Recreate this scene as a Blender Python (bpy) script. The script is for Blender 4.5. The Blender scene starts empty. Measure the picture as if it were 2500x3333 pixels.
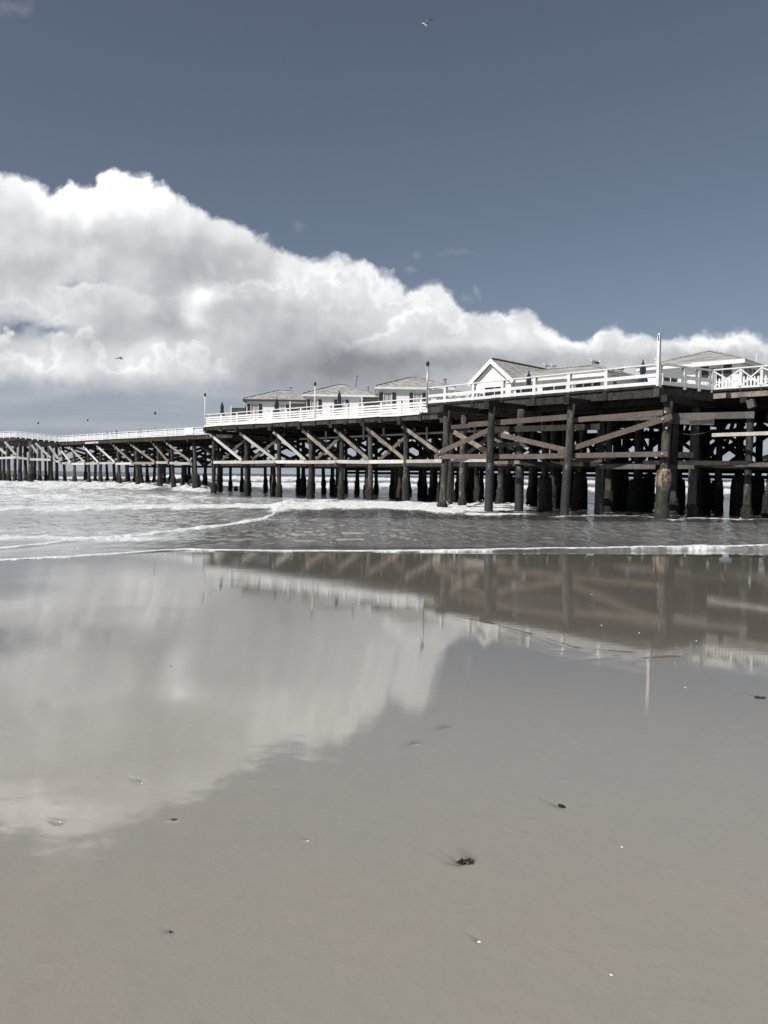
import bpy, math, random
import numpy as np
from mathutils import Vector, Matrix

random.seed(7)
rng = np.random.default_rng(11)
S = bpy.context.scene
COL = S.collection
R = math.radians

# ------------------------------------------------------------------ camera, world, sun, exposure
EYE = 1.9                       # eye height above the still water
FPX = 2600.0                    # focal length in pixels of the 2500 x 3333 photograph
PITCH, ROLL = 2.64, 0.74
cam_d = bpy.data.cameras.new('camera')
cam_d.sensor_fit = 'VERTICAL'; cam_d.sensor_height = 24.0
cam_d.lens = 24.0 * FPX / 3333.0
cam_d.clip_start = 0.1; cam_d.clip_end = 20000
cam = bpy.data.objects.new('camera', cam_d); COL.objects.link(cam)
CM = Matrix.Rotation(R(90 - PITCH), 4, 'X') @ Matrix.Rotation(R(ROLL), 4, 'Z')
cam.matrix_world = Matrix.Translation((0, 0, EYE)) @ CM
S.camera = cam
CR = np.array(CM.to_3x3())

SUN_EL, SUN_AZ = 45.0, (-0.745, -0.667)
sl = bpy.data.lights.new('sun', 'SUN'); sl.energy = 4.4; sl.angle = R(0.53); sl.color = (1.0, 0.965, 0.91)
so = bpy.data.objects.new('sun', sl); COL.objects.link(so)
_n = math.hypot(*SUN_AZ)
SUN_DIR = Vector((SUN_AZ[0] / _n * math.cos(R(SUN_EL)), SUN_AZ[1] / _n * math.cos(R(SUN_EL)), math.sin(R(SUN_EL))))
so.rotation_euler = SUN_DIR.to_track_quat('Z', 'Y').to_euler()
so.location = (-30, -20, 40)

S.view_settings.view_transform = 'Standard'
S.view_settings.look = 'None'
S.view_settings.exposure = 0.0
S.view_settings.gamma = 1.0
S.view_settings.use_curve_mapping = False
S.cycles.max_bounces = 6
S.cycles.diffuse_bounces = 3
S.cycles.glossy_bounces = 3
S.cycles.caustics_reflective = False
S.cycles.caustics_refractive = False
S.cycles.use_denoising = True


def ray(x, y):
    """world direction of a pixel of the 2500 x 3333 photograph, scaled to forward 1"""
    d = CR @ np.array([(x - 1250.0) / FPX, -(y - 1666.5) / FPX, -1.0])
    return d / d[1]


class NT:
    """small wrapper for building node trees"""
    def __init__(self, tree):
        self.t = tree; self.t.nodes.clear()
    def n(self, typ, **kw):
        nd = self.t.nodes.new(typ)
        ins = kw.pop('ins', {})
        for k, v in kw.items(): setattr(nd, k, v)
        for k, v in ins.items():
            s = nd.inputs[k]
            if isinstance(v, bpy.types.NodeSocket): self.t.links.new(v, s)
            else: s.default_value = v
        return nd
    def math(self, op, a, b=0.0, c=0.0, clamp=False):
        nd = self.n('ShaderNodeMath', operation=op, use_clamp=clamp, ins={0: a, 1: b, 2: c})
        return nd.outputs[0]
    def vmath(self, op, a, b=(0, 0, 0), c=(0, 0, 0)):
        nd = self.n('ShaderNodeVectorMath', operation=op)
        for i, v in enumerate((a, b, c)):
            if i >= len(nd.inputs): break
            s = nd.inputs[i]
            if isinstance(v, bpy.types.NodeSocket): self.t.links.new(v, s)
            elif s.type == 'VECTOR': s.default_value = v
        return nd.outputs['Value'] if op in ('LENGTH', 'DOT_PRODUCT') else nd.outputs[0]
    def ss(self, v, a, b, lo=0.0, hi=1.0):
        nd = self.n('ShaderNodeMapRange', interpolation_type='SMOOTHSTEP', ins={0: v, 1: a, 2: b, 3: lo, 4: hi})
        return nd.outputs[0]
    def noise(self, vec, scale, detail=4.0, rough=0.5, out=0, **kw):
        nd = self.n('ShaderNodeTexNoise', ins={'Vector': vec, 'Scale': scale, 'Detail': detail, 'Roughness': rough}, **kw)
        return nd.outputs[out]
    def mix(self, f, a, b):
        nd = self.n('ShaderNodeMix', data_type='RGBA')
        for i, v in ((0, f), (6, a), (7, b)):
            s = nd.inputs[i]
            if isinstance(v, bpy.types.NodeSocket): self.t.links.new(v, s)
            else: s.default_value = (*v, 1.0) if isinstance(v, tuple) and len(v) == 3 else v
        return nd.outputs[2]
    def scale(self, v, k):
        return self.vmath('MULTIPLY', v, (k, k, k) if not isinstance(k, tuple) else k)
    def link(self, a, b): self.t.links.new(a, b)


# ---- sky: Nishita sky with a bank of cumulus over the sea, laid out by compass direction and elevation
def build_world():
    w = bpy.data.worlds.new('World'); S.world = w; w.use_nodes = True
    T = NT(w.node_tree)
    tc = T.n('ShaderNodeTexCoord')
    d = tc.outputs['Generated']
    sep = T.n('ShaderNodeSeparateXYZ', ins={0: d})
    yy = T.math('MAXIMUM', sep.outputs[1], 0.05)
    u = T.math('DIVIDE', sep.outputs[0], yy)
    v = T.math('DIVIDE', sep.outputs[2], yy)
    p = T.n('ShaderNodeCombineXYZ', ins={0: u, 1: v, 2: 0.37}).outputs[0]
    w1 = T.vmath('SUBTRACT', T.noise(p, 6.0, 5.0, 0.6, out=1), (0.5, 0.5, 0.5))
    w2 = T.vmath('SUBTRACT', T.noise(p, 26.0, 4.0, 0.6, out=1), (0.5, 0.5, 0.5))
    p2 = T.vmath('ADD', p, T.vmath('ADD', T.scale(w1, (0.075, 0.05, 0.0)), T.scale(w2, (0.022, 0.02, 0.0))))
    sp2 = T.n('ShaderNodeSeparateXYZ', ins={0: p2})
    u2, v2 = sp2.outputs[0], sp2.outputs[1]

    # top outline of the bank
    pts = [(-600, 470), (-250, 500), (0, 540), (80, 562), (150, 600), (215, 585), (300, 580), (350, 560), (420, 552), (500, 580), (560, 615),
           (640, 645), (740, 700), (860, 745), (930, 790), (1000, 822), (1090, 835), (1160, 832), (1240, 872), (1330, 908), (1400, 912), (1462, 945),
           (1490, 985), (1550, 1012), (1620, 1000), (1700, 1008), (1790, 1040), (1880, 1068), (1940, 1050), (2010, 1048), (2090, 1068),
           (2180, 1098), (2230, 1085), (2300, 1066), (2400, 1062), (2450, 1072), (2480, 1092), (2560, 1080), (2800, 1075)]
    def outline(pts):
        fc = T.n('ShaderNodeFloatCurve')
        cv = fc.mapping.curves[0]
        uv = []
        for (x, y) in pts:
            r = ray(x, y); uv.append(((r[0] + 0.8) / 1.6, r[2]))
        uv = [(0.0, uv[0][1])] + uv + [(1.0, uv[-1][1])]
        cv.points[0].location = uv[0]; cv.points[1].location = uv[-1]
        for q in uv[1:-1]: cv.points.new(*q)
        fc.mapping.update()
        T.link(T.math('MULTIPLY_ADD', u2, 1 / 1.6, 0.5), fc.inputs['Value'])
        return fc.outputs[0]
    top = outline(pts)
    nf = T.noise(p2, 13.0, 9.0, 0.62)

    def puff(vec, nsc=4, n0=0):
        """cauliflower relief: rounded lumps on three scales"""
        acc = None
        for sc, am in ((9.0, .60), (21.0, .30), (48.0, .18), (105.0, .10))[n0:nsc]:
            vo = T.n('ShaderNodeTexVoronoi', voronoi_dimensions='2D', feature='SMOOTH_F1', ins={'Vector': vec, 'Scale': sc, 'Smoothness': .35})
            q = T.math('MULTIPLY', T.math('SUBTRACT', .5, vo.outputs['Distance']), am)
            acc = q if acc is None else T.math('ADD', acc, q)
        return acc
    pw = T.vmath('ADD', p, T.vmath('ADD', T.scale(w1, (0.05, 0.04, 0.0)), T.scale(w2, (0.020, 0.018, 0.0))))
    h0 = puff(pw, 4, 1)
    hs0 = puff(pw, 3)
    hl = puff(T.vmath('ADD', pw, (-0.010, 0.015, 0.0)), 3)
    e0 = T.math('SUBTRACT', top, v2)
    e = T.math('ADD', e0, T.math('ADD', T.math('MULTIPLY', T.math('SUBTRACT', nf, 0.5), 0.018), T.math('MULTIPLY', h0, 0.046)))
    e = T.math('SUBTRACT', e, .003)
    alpha = T.ss(e, -0.002, 0.0125)

    def blobs(lst):
        acc = None
        for (cx, cy, rx, ry, a) in lst:
            r = ray(cx, cy)
            sx, sy = FPX / rx, FPX / ry
            q = T.vmath('MULTIPLY_ADD', p2, (sx, sy, 0.0), (-r[0] * sx, -r[2] * sy, 0.0))
            ln = T.vmath('LENGTH', q)
            g = T.ss(ln, 1.45, 0.0, 0.0, a)
            acc = g if acc is None else T.math('ADD', acc, g)
        return acc
    # light and shade inside the bank: bright sunlit towers, grey bases and gaps between the towers
    bl = blobs([(400, 600, 300, 110, .27), (150, 640, 220, 90, .06), (1150, 930, 230, 60, .10), (560, 1190, 210, 55, .12), (230, 1200, 200, 45, .12), (1330, 1010, 230, 70, .12),
                (1700, 1080, 300, 60, .10), (2350, 1100, 200, 40, .08), (640, 960, 85, 42, .30), (610, 1030, 45, 40, .22),
                (620, 860, 190, 90, -.16), (560, 1010, 90, 100, -.17), (430, 1060, 190, 50, -.13), (900, 1000, 200, 40, -.06), (960, 1090, 260, 60, -.20), (1000, 1190, 420, 70, -.30),
                (1380, 1200, 380, 60, -.20), (1180, 1150, 160, 50, -.12), (880, 820, 190, 60, -.10), (1050, 1270, 500, 50, -.22), (1800, 1180, 420, 50, -.16), (2300, 1160, 260, 40, -.14),
                (280, 1110, 170, 35, -.12), (130, 860, 130, 60, -.06)])
    n1 = T.noise(p2, 5.5, 5.0, 0.5)
    n1s = T.noise(T.vmath('ADD', p2, (-0.024, 0.036, 0.0)), 5.5, 5.0, 0.5)
    lit = T.math('ADD', T.math('MULTIPLY', T.math('SUBTRACT', n1, n1s), .34), T.math('MULTIPLY', T.math('SUBTRACT', hs0, hl), .34))
    tone = T.math('ADD', T.math('ADD', T.math('MULTIPLY', bl, 1.32), 0.60), lit)
    br = T.math('ADD', tone, T.ss(e0, 0.060, 0.0, 0.0, 0.16))
    # nearer billows in front of the bank: (outline, highlight, depth of highlight, depth over which they melt away, extent)
    LAY = [([(600, 930), (680, 905), (760, 880), (860, 872), (960, 892), (1060, 880), (1150, 872), (1240, 900), (1330, 930), (1420, 950), (1480, 990)], .17, .035, .09, 660, 1440),
           ([(-100, 985), (0, 965), (70, 945), (130, 968), (180, 945), (215, 935), (260, 905), (305, 890), (345, 925), (400, 920), (450, 950), (500, 930), (545, 905), (580, 925), (620, 990)], .10, .045, .065, -200, 560),
           ([(1050, 1190), (1085, 1120), (1130, 1075), (1190, 1060), (1240, 1030), (1300, 1005), (1350, 975), (1400, 985), (1450, 1000), (1520, 1020), (1600, 1008), (1680, 1015), (1780, 1050), (1880, 1080), (2000, 1060), (2100, 1085), (2200, 1110), (2350, 1085), (2500, 1090)], .20, .036, .075, 1100, 2700),
           ([(-150, 1080), (0, 1100), (60, 1125), (110, 1150), (160, 1135), (220, 1100), (265, 1075), (310, 1090), (350, 1130), (420, 1165), (470, 1165), (520, 1140), (570, 1150), (640, 1135), (700, 1150), (760, 1175), (840, 1200)], .17, .045, .060, -300, 760)]
    la = None
    for (lp, hlt, dep, melt, x0, x1) in LAY:
        c_ = T.math('SUBTRACT', outline(lp), v2)
        ee = T.math('ADD', c_, T.math('ADD', T.math('MULTIPLY', T.math('SUBTRACT', nf, 0.5), 0.050), T.math('MULTIPLY', h0, 0.13)))
        al = T.ss(ee, .004, .020)
        al = T.math('MULTIPLY', al, T.ss(ee, melt, melt * .25))
        al = T.math('MULTIPLY', al, T.math('MULTIPLY', T.ss(u2, ray(x0 - 60, 1100)[0], ray(x0 + 60, 1100)[0]), T.ss(u2, ray(x1 + 70, 1100)[0], ray(x1 - 60, 1100)[0])))
        tn = T.math('ADD', tone, T.ss(ee, dep, .004, -.05, hlt))
        mx = T.n('ShaderNodeMix', data_type='FLOAT', ins={0: al, 2: br, 3: tn})
        br = mx.outputs[0]
        la = al if la is None else T.math('MAXIMUM', la, al)
    br = T.math('MINIMUM', T.math('MAXIMUM', br, 0.0), 1.0)
    cc = T.n('ShaderNodeValToRGB', ins={0: br})
    el = cc.color_ramp.elements
    el[0].position = 0.0; el[0].color = (.26, .275, .30, 1)
    el[1].position = 1.0; el[1].color = (1.45, 1.45, 1.45, 1)
    for ps, c in ((.25, (.385, .40, .425)), (.5, (.56, .575, .60)), (.72, (.79, .80, .815)), (.88, (1.02, 1.025, 1.03))):
        k = el.new(ps); k.color = (*c, 1)
    cloud = cc.outputs[0]
    # holes where the blue shows through, and the flat base of the bank
    hole = T.math('MULTIPLY', blobs([(40, 1070, 130, 45, .85), (225, 930, 40, 42, .6), (290, 912, 60, 22, .3), (160, 1075, 110, 24, .5)]), T.math('SUBTRACT', 1.0, la))
    a2 = T.math('MULTIPLY', alpha, T.math('SUBTRACT', 1.0, T.math('MULTIPLY', hole, T.ss(nf, .32, .55)), clamp=True))
    rb = ray(500, 1275); rc = ray(500, 1215)
    bn = T.math('ADD', v2, T.math('MULTIPLY', T.math('SUBTRACT', nf, .5), .03))
    base = T.ss(bn, rb[2] - .012, rc[2])
    # wisps to the right of the bank
    wisp = blobs([(1330, 822, 30, 14, .34), (1325, 873, 22, 12, .32), (1550, 950, 14, 18, .26), (1510, 965, 22, 12, .28), (1490, 815, 60, 14, .08), (60, 40, 60, 30, .12), (960, 725, 20, 20, .12)])
    wa = T.math('MULTIPLY', wisp, T.ss(nf, .40, .62))
    a2 = T.math('MAXIMUM', T.math('MULTIPLY', a2, base), wa)
    front = T.ss(sep.outputs[1], 0.15, 0.4)
    a2 = T.math('MULTIPLY', a2, front)

    sky = T.n('ShaderNodeTexSky', sky_type='NISHITA', sun_disc=False, sun_elevation=R(SUN_EL), sun_rotation=math.atan2(SUN_AZ[0], SUN_AZ[1]),
              altitude=0.0, air_density=1.0, dust_density=0.6, ozone_density=1.0)
    hs = T.n('ShaderNodeHueSaturation', ins={'Saturation': 0.50, 'Color': sky.outputs[0]})
    skyc = T.vmath('MULTIPLY', hs.outputs[0], SKY_TINT)
    # grey-blue air and thin stratus low over the sea
    st = T.noise(T.vmath('MULTIPLY', p, (2.2, 16.0, 1.0)), 3.0, 6.0, 0.55)
    lowc = T.mix(T.ss(st, .38, .66), tuple(10 * c for c in (.350, .392, .455)), tuple(10 * c for c in (.425, .462, .520)))
    lowr = T.mix(T.math('MULTIPLY', T.ss(u, -.28, .05), T.ss(v, .03, .1)), lowc, tuple(10 * c for c in (.385, .405, .435)))
    lf = T.math('MULTIPLY', T.ss(v, 0.175, 0.085), 0.94)
    lf = T.math('MULTIPLY', lf, T.ss(sep.outputs[1], 0.0, 0.3))
    skyc = T.mix(lf, skyc, lowr)
    cl10 = T.vmath('MULTIPLY', cloud, (10.0, 10.0, 10.0))
    fin = T.mix(a2, skyc, cl10)
    bg = T.n('ShaderNodeBackground', ins={'Color': fin, 'Strength': 0.1})
    out = T.n('ShaderNodeOutputWorld', ins={0: bg.outputs[0]})
    w.cycles.sampling_method = 'MANUAL'; w.cycles.sample_map_resolution = 1024


SKY_TINT = (.470, .522, .612)
build_world()

# ------------------------------------------------------------------ materials
def material(name, fn):
    m = bpy.data.materials.new(name); m.use_nodes = True
    T = NT(m.node_tree)
    sh = fn(T)
    T.n('ShaderNodeOutputMaterial', ins={0: sh})
    return m


def pbsdf(T, color, rough=0.6, normal=None, **kw):
    ins = {'Base Color': color if isinstance(color, bpy.types.NodeSocket) else (*color, 1.0), 'Roughness': rough}
    ins.update(kw)
    nd = T.n('ShaderNodeBsdfPrincipled', ins=ins)
    if normal is not None: T.link(normal, nd.inputs['Normal'])
    return nd.outputs[0]


def bump(T, h, dist, strength=1.0):
    return T.n('ShaderNodeBump', ins={'Height': h, 'Distance': dist, 'Strength': strength}).outputs[0]


def timber(c1, c2, c3, rough=.85, sc=2.2, stretch=(1, 1, .35), dist=.012):
    def f(T):
        g = T.n('ShaderNodeNewGeometry'); pos = g.outputs['Position']
        oi = T.n('ShaderNodeObjectInfo')
        a = T.noise(T.vmath('MULTIPLY', pos, stretch), sc, 6, .65)
        b = T.noise(pos, 14.0, 4, .6)
        c = T.mix(T.ss(a, .36, .62), c1, c2)
        c = T.mix(T.ss(b, .5, .72), c, c3)
        k = T.math('MULTIPLY_ADD', oi.outputs['Random'], .5, .75)
        hv = T.n('ShaderNodeHueSaturation', ins={'Color': c, 'Value': k})
        return pbsdf(T, hv.outputs[0], rough, bump(T, b, dist, .8), **{'Specular IOR Level': .25})
    return f


def mat_pile(T):
    g = T.n('ShaderNodeNewGeometry'); pos = g.outputs['Position']
    oi = T.n('ShaderNodeObjectInfo')
    a = T.noise(T.vmath('MULTIPLY', pos, (5, 5, .8)), 1.6, 7, .7)
    b = T.noise(T.vmath('MULTIPLY', pos, (1, 1, .5)), 5.0, 5, .65)
    c = T.mix(T.ss(a, .35, .65), (.034, .031, .028), (.105, .098, .089))
    c = T.mix(T.ss(b, .58, .70), c, (.22, .21, .19))
    hv = T.n('ShaderNodeHueSaturation', ins={'Color': c, 'Value': T.math('MULTIPLY_ADD', oi.outputs['Random'], .7, .55)})
    return pbsdf(T, hv.outputs[0], .85, bump(T, a, .03, .9), **{'Specular IOR Level': .25})


def mat_growth(T):
    g = T.n('ShaderNodeNewGeometry'); pos = g.outputs['Position']
    a = T.noise(pos, 9.0, 5, .7)
    vo = T.n('ShaderNodeTexVoronoi', ins={'Vector': pos, 'Scale': 16.0})
    c = T.mix(T.ss(a, .4, .68), (.016, .015, .014), (.07, .063, .055))
    return pbsdf(T, c, .7, bump(T, vo.outputs[0], .05, 1.0), **{'Specular IOR Level': .3})


def mat_algae(T):
    g = T.n('ShaderNodeNewGeometry'); pos = g.outputs['Position']
    sep = T.n('ShaderNodeSeparateXYZ', ins={0: pos})
    a = T.noise(T.vmath('MULTIPLY', pos, (3, 3, 1.2)), 2.0, 6, .65)
    b = T.noise(T.vmath('MULTIPLY', pos, (4, 4, 1.6)), 1.7, 5, .6)
    h = T.math('ADD', sep.outputs[2], T.math('MULTIPLY', T.math('SUBTRACT', b, .5), 1.3))
    lo = T.mix(T.ss(a, .4, .62), (.022, .026, .016), (.055, .062, .036))
    hi = T.mix(T.ss(a, .42, .60), (.075, .05, .036), (.33, .265, .205))
    hi = T.mix(T.ss(b, .54, .66), hi, (.05, .04, .035))
    c = T.mix(T.ss(h, 1.3, 1.65), lo, hi)
    c = T.mix(T.ss(h, .25, .05), c, (.018, .022, .016))
    return pbsdf(T, c, .7, bump(T, a, .05, .9))


def mat_white(T):
    g = T.n('ShaderNodeNewGeometry'); pos = g.outputs['Position']
    a = T.noise(pos, 3.0, 6, .65)
    b = T.noise(T.vmath('MULTIPLY', pos, (1, 1, .3)), 11.0, 5, .6)
    c = T.mix(T.ss(a, .35, .6), (.72, .715, .695), (.82, .82, .81))
    c = T.mix(T.ss(b, .62, .76), c, (.52, .50, .46))
    return pbsdf(T, c, .5, bump(T, b, .004, .6))


def mat_siding(T):
    g = T.n('ShaderNodeNewGeometry'); pos = g.outputs['Position']
    sep = T.n('ShaderNodeSeparateXYZ', ins={0: pos})
    fr = T.math('FRACT', T.math('MULTIPLY', sep.outputs[2], 1 / .17))
    a = T.noise(pos, 2.0, 5, .6)
    c = T.mix(T.ss(a, .3, .65), (.82, .82, .81), (.88, .88, .87))
    return pbsdf(T, c, .6, bump(T, T.math('SUBTRACT', 1.0, fr), .012, .35))


def mat_shingle(T):
    g = T.n('ShaderNodeNewGeometry'); pos = g.outputs['Position']
    sep = T.n('ShaderNodeSeparateXYZ', ins={0: pos})
    row = T.math('MULTIPLY', sep.outputs[2], 1 / .07)
    fl = T.math('FLOOR', row)
    fr = T.math('FRACT', row)
    vv = T.n('ShaderNodeCombineXYZ', ins={0: T.math('FLOOR', T.math('MULTIPLY', T.math('ADD', sep.outputs[0], T.math('MULTIPLY', sep.outputs[1], .6)), 3.4)), 1: fl, 2: 0.0})
    wn = T.n('ShaderNodeTexWhiteNoise', noise_dimensions='3D', ins={'Vector': vv.outputs[0]})
    a = T.noise(pos, 2.3, 5, .6)
    k = T.math('ADD', T.math('MULTIPLY', wn.outputs[0], .55), T.math('MULTIPLY', a, .6))
    c = T.mix(T.ss(k, .25, .95), (.27, .265, .25), (.50, .49, .465))
    c = T.mix(T.ss(fr, .16, .0), c, (.15, .148, .14))
    return pbsdf(T, c, .9, bump(T, T.math('SUBTRACT', 1.0, fr), .03, .8), **{'Specular IOR Level': .2})


def mat_curtain(T):
    g = T.n('ShaderNodeNewGeometry'); pos = g.outputs['Position']
    sep = T.n('ShaderNodeSeparateXYZ', ins={0: pos})
    s = T.math('SINE', T.math('MULTIPLY', sep.outputs[0], 42.0))
    s2 = T.math('SINE', T.math('MULTIPLY', sep.outputs[0], 17.0))
    k = T.math('MULTIPLY_ADD', T.math('ADD', s, s2), .22, .5)
    return pbsdf(T, T.mix(k, (.26, .25, .235), (.60, .59, .56)), .8, bump(T, k, .05, .8))


def plain(c, rough=.5, var=.18, **kw):
    def f(T):
        g = T.n('ShaderNodeNewGeometry')
        a = T.noise(g.outputs['Position'], 7.0, 5, .6)
        lo = tuple(x * (1 - var) for x in c); hi = tuple(min(1, x * (1 + var)) for x in c)
        return pbsdf(T, T.mix(T.ss(a, .35, .65), lo, hi), rough, bump(T, a, .006, .5), **kw)
    return f


def mat_glass(T):
    g = T.n('ShaderNodeNewGeometry')
    a = T.noise(g.outputs['Position'], 1.6, 3, .5)
    return pbsdf(T, T.mix(T.ss(a, .4, .6), (.012, .013, .015), (.035, .035, .036)), .12, bump(T, a, .01, .3))


M = dict(
    pile=material('weathered_pile', mat_pile), growth=material('mussel_crust', mat_growth), algae=material('algae_jacket', mat_algae),
    dark=material('dark_timber', timber((.018, .016, .014), (.040, .036, .032), (.075, .068, .06))),
    beam=material('edge_timber', timber((.022, .020, .018), (.055, .049, .043), (.14, .12, .10))),
    tan=material('bare_timber', timber((.30, .26, .22), (.16, .13, .11), (.42, .38, .34))),
    brown=material('new_brown_timber', timber((.145, .115, .098), (.108, .087, .074), (.20, .168, .145), sc=1.4)),
    pale=material('bleached_timber', timber((.58, .555, .52), (.46, .43, .39), (.66, .64, .61), sc=1.6)),
    plank=material('deck_plank', timber((.46, .44, .41), (.38, .36, .33), (.54, .52, .49))),
    grey=material('grey_timber', timber((.085, .078, .072), (.13, .12, .11), (.19, .178, .165))),
    white=material('white_paint', mat_white), siding=material('white_clapboard', mat_siding), shingle=material('grey_shingle', mat_shingle),
    curtain=material('pleated_curtain', mat_curtain), glass=material('window_glass', mat_glass),
    shutter=material('charcoal_shutter', plain((.035, .038, .042), .5)), bluegrey=material('pale_blue_panel', plain((.40, .44, .49), .55, .1)),
    navy=material('navy_canvas', plain((.022, .032, .06), .85, .3)), fence=material('charcoal_board', plain((.04, .04, .042), .7, .3)),
    tar=material('tar_wrap', plain((.03, .03, .031), .55, .3)), metal=material('galvanised_metal', plain((.42, .43, .44), .45, .15, **{'Metallic': .6})),
    black=material('black_metal', plain((.02, .02, .02), .5)), terracotta=material('terracotta', plain((.16, .10, .07), .8)),
    pipe=material('grey_pipe', plain((.42, .42, .41), .6)), darkeave=material('shaded_eave', plain((.05, .05, .052), .5)),  # darkeave paints the shade on the farthest cottage's fascia
    skin=material('skin', plain((.42, .27, .20), .6)), cloth=material('dark_cloth', plain((.03, .032, .038), .9)), clothw=material('pale_cloth', plain((.42, .42, .42), .9)),
    hair=material('dark_hair', plain((.02, .016, .014), .7)),
    gullwhite=material('gull_white', plain((.75, .75, .74), .8, .08)), gullgrey=material('gull_grey', plain((.26, .26, .255), .8, .2)), gullblack=material('gull_black', plain((.02, .02, .022), .8)),
    pelican=material('pelican_brown', plain((.035, .03, .028), .8)),
    shell=material('white_shell', plain((.86, .85, .80), .45, .06)), weed=material('dark_seaweed', plain((.018, .014, .011), .45, .4)), twig=material('dark_wood_bit', plain((.035, .03, .025), .8, .4)),
    stone=material('dark_pebble', plain((.07, .06, .05), .6, .4)),
)

# ------------------------------------------------------------------ mesh building
WLOC = {}


def nrm(v):
    v = np.asarray(v, float); return v / (np.linalg.norm(v) + 1e-12)


class MB:
    def __init__(self): self.v = []; self.f = []; self.mi = []
    def add(self, vs, fs, mi=0):
        o = len(self.v); self.v += [tuple(map(float, q)) for q in vs]
        self.f += [tuple(i + o for i in f) for f in fs]; self.mi += [mi] * len(fs); return self
    def hexa(self, c, ax, ay, az, mi=0):
        """box of half-axes ax, ay, az about c"""
        c, ax, ay, az = (np.asarray(q, float) for q in (c, ax, ay, az))
        vs = [c + sx * ax + sy * ay + sz * az for sz in (-1, 1) for sy in (-1, 1) for sx in (-1, 1)]
        return self.add(vs, [(0, 2, 3, 1), (4, 5, 7, 6), (0, 1, 5, 4), (2, 6, 7, 3), (0, 4, 6, 2), (1, 3, 7, 5)], mi)
    def box(self, x0, y0, z0, x1, y1, z1, mi=0):
        return self.hexa(((x0 + x1) / 2, (y0 + y1) / 2, (z0 + z1) / 2), ((x1 - x0) / 2, 0, 0), (0, (y1 - y0) / 2, 0), (0, 0, (z1 - z0) / 2), mi)
    def beam(self, p0, p1, w, h, up=(0, 0, 1), mi=0):
        """board from p0 to p1: w wide sideways, h high along up"""
        p0, p1 = np.asarray(p0, float), np.asarray(p1, float)
        d = nrm(p1 - p0); s = np.cross(d, up)
        if np.linalg.norm(s) < 1e-4: s = np.cross(d, (1, 0, 0))
        s = nrm(s); t = nrm(np.cross(s, d))
        return self.hexa((p0 + p1) / 2, (p1 - p0) / 2, s * w / 2, t * h / 2, mi)
    def path(self, pts, radii, n=10, mi=0, cap=True, jit=0.0):
        pts = [np.asarray(p, float) for p in pts]; o = len(self.v); vs = []; fs = []
        for i, p in enumerate(pts):
            d = nrm(pts[min(i + 1, len(pts) - 1)] - pts[max(i - 1, 0)])
            a = nrm(np.cross(d, (0.123, 0.98, 0.05) if abs(d[1]) < .9 else (1, 0, 0))); b = np.cross(d, a)
            for k in range(n):
                t = 2 * math.pi * k / n
                r = radii[i] * (1 + jit * rng.uniform(-1, 1))
                vs.append(p + r * (a * math.cos(t) + b * math.sin(t)))
        for i in range(len(pts) - 1):
            for k in range(n):
                fs.append((i * n + k, i * n + (k + 1) % n, (i + 1) * n + (k + 1) % n, (i + 1) * n + k))
        if cap:
            fs.append(tuple(range(n - 1, -1, -1))); fs.append(tuple((len(pts) - 1) * n + k for k in range(n)))
        return self.add(vs, fs, mi)
    def prism(self, poly, off, mi=0):
        """planar polygon (3-D points) pushed by off"""
        a = [np.asarray(p, float) for p in poly]; b = [p + np.asarray(off, float) for p in a]; n = len(a)
        fs = [tuple(range(n)), tuple(range(2 * n - 1, n - 1, -1))] + [(i, i + n, (i + 1) % n + n, (i + 1) % n) for i in range(n)]
        return self.add(a + b, fs, mi)
    def build(self, name, mat, parent=None, origin=None, smooth=False):
        me = bpy.data.meshes.new(name)
        V = np.array(self.v)
        if origin is None:
            origin = np.array([V[:, 0].mean(), V[:, 1].mean(), V[:, 2].min()]) if parent is None else None
        pl = WLOC.get(parent.name, np.zeros(3)) if parent is not None else np.zeros(3)
        org = np.asarray(origin, float) if origin is not None else pl
        me.from_pydata([tuple(q) for q in (V - org)], [], self.f)
        for m in (mat if isinstance(mat, (list, tuple)) else [mat]): me.materials.append(m)
        if isinstance(mat, (list, tuple)): me.polygons.foreach_set('material_index', self.mi)
        import bmesh
        bm = bmesh.new(); bm.from_mesh(me); bmesh.ops.recalc_face_normals(bm, faces=bm.faces); bm.to_mesh(me); bm.free()
        if smooth: me.polygons.foreach_set('use_smooth', [True] * len(me.polygons))
        o = bpy.data.objects.new(name, me); COL.objects.link(o)
        o.location = tuple(org - pl)
        if parent is not None: o.parent = parent
        WLOC[o.name] = org
        return o


def tag(o, label, cat=None, group=None, kind=None):
    if label: o['label'] = label
    if cat: o['category'] = cat
    if group: o['group'] = group
    if kind: o['kind'] = kind
    return o


def thing(name, loc, label, cat, group=None):
    o = bpy.data.objects.new(name, None); COL.objects.link(o)
    o.location = tuple(map(float, loc)); o.empty_display_size = .2
    WLOC[o.name] = np.asarray(loc, float)
    return tag(o, label, cat, group)


def at(x, y, Y):
    """point seen at pixel (x, y) at forward distance Y"""
    return np.array([0, 0, EYE]) + ray(x, y) * Y


def onz(x, y, z):
    r = ray(x, y); return np.array([0, 0, EYE]) + r * ((z - EYE) / r[2])


def onplane(x, y, p, n):
    r = ray(x, y); o = np.array([0, 0, EYE]); n = np.asarray(n, float)
    return o + r * (np.dot(np.asarray(p, float) - o, n) / np.dot(r, n))


# value noise for the ground and the sea
def _hash(ix, iy, seed):
    h = (ix.astype(np.int64) * 374761393 + iy.astype(np.int64) * 668265263 + seed * 1274126177) & 0xffffffff
    h = ((h ^ (h >> 13)) * 1274126177) & 0xffffffff
    h = ((h ^ (h >> 16)) * 2246822519) & 0xffffffff
    return ((h ^ (h >> 15)) & 0xffffff) / float(0xffffff)


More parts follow.
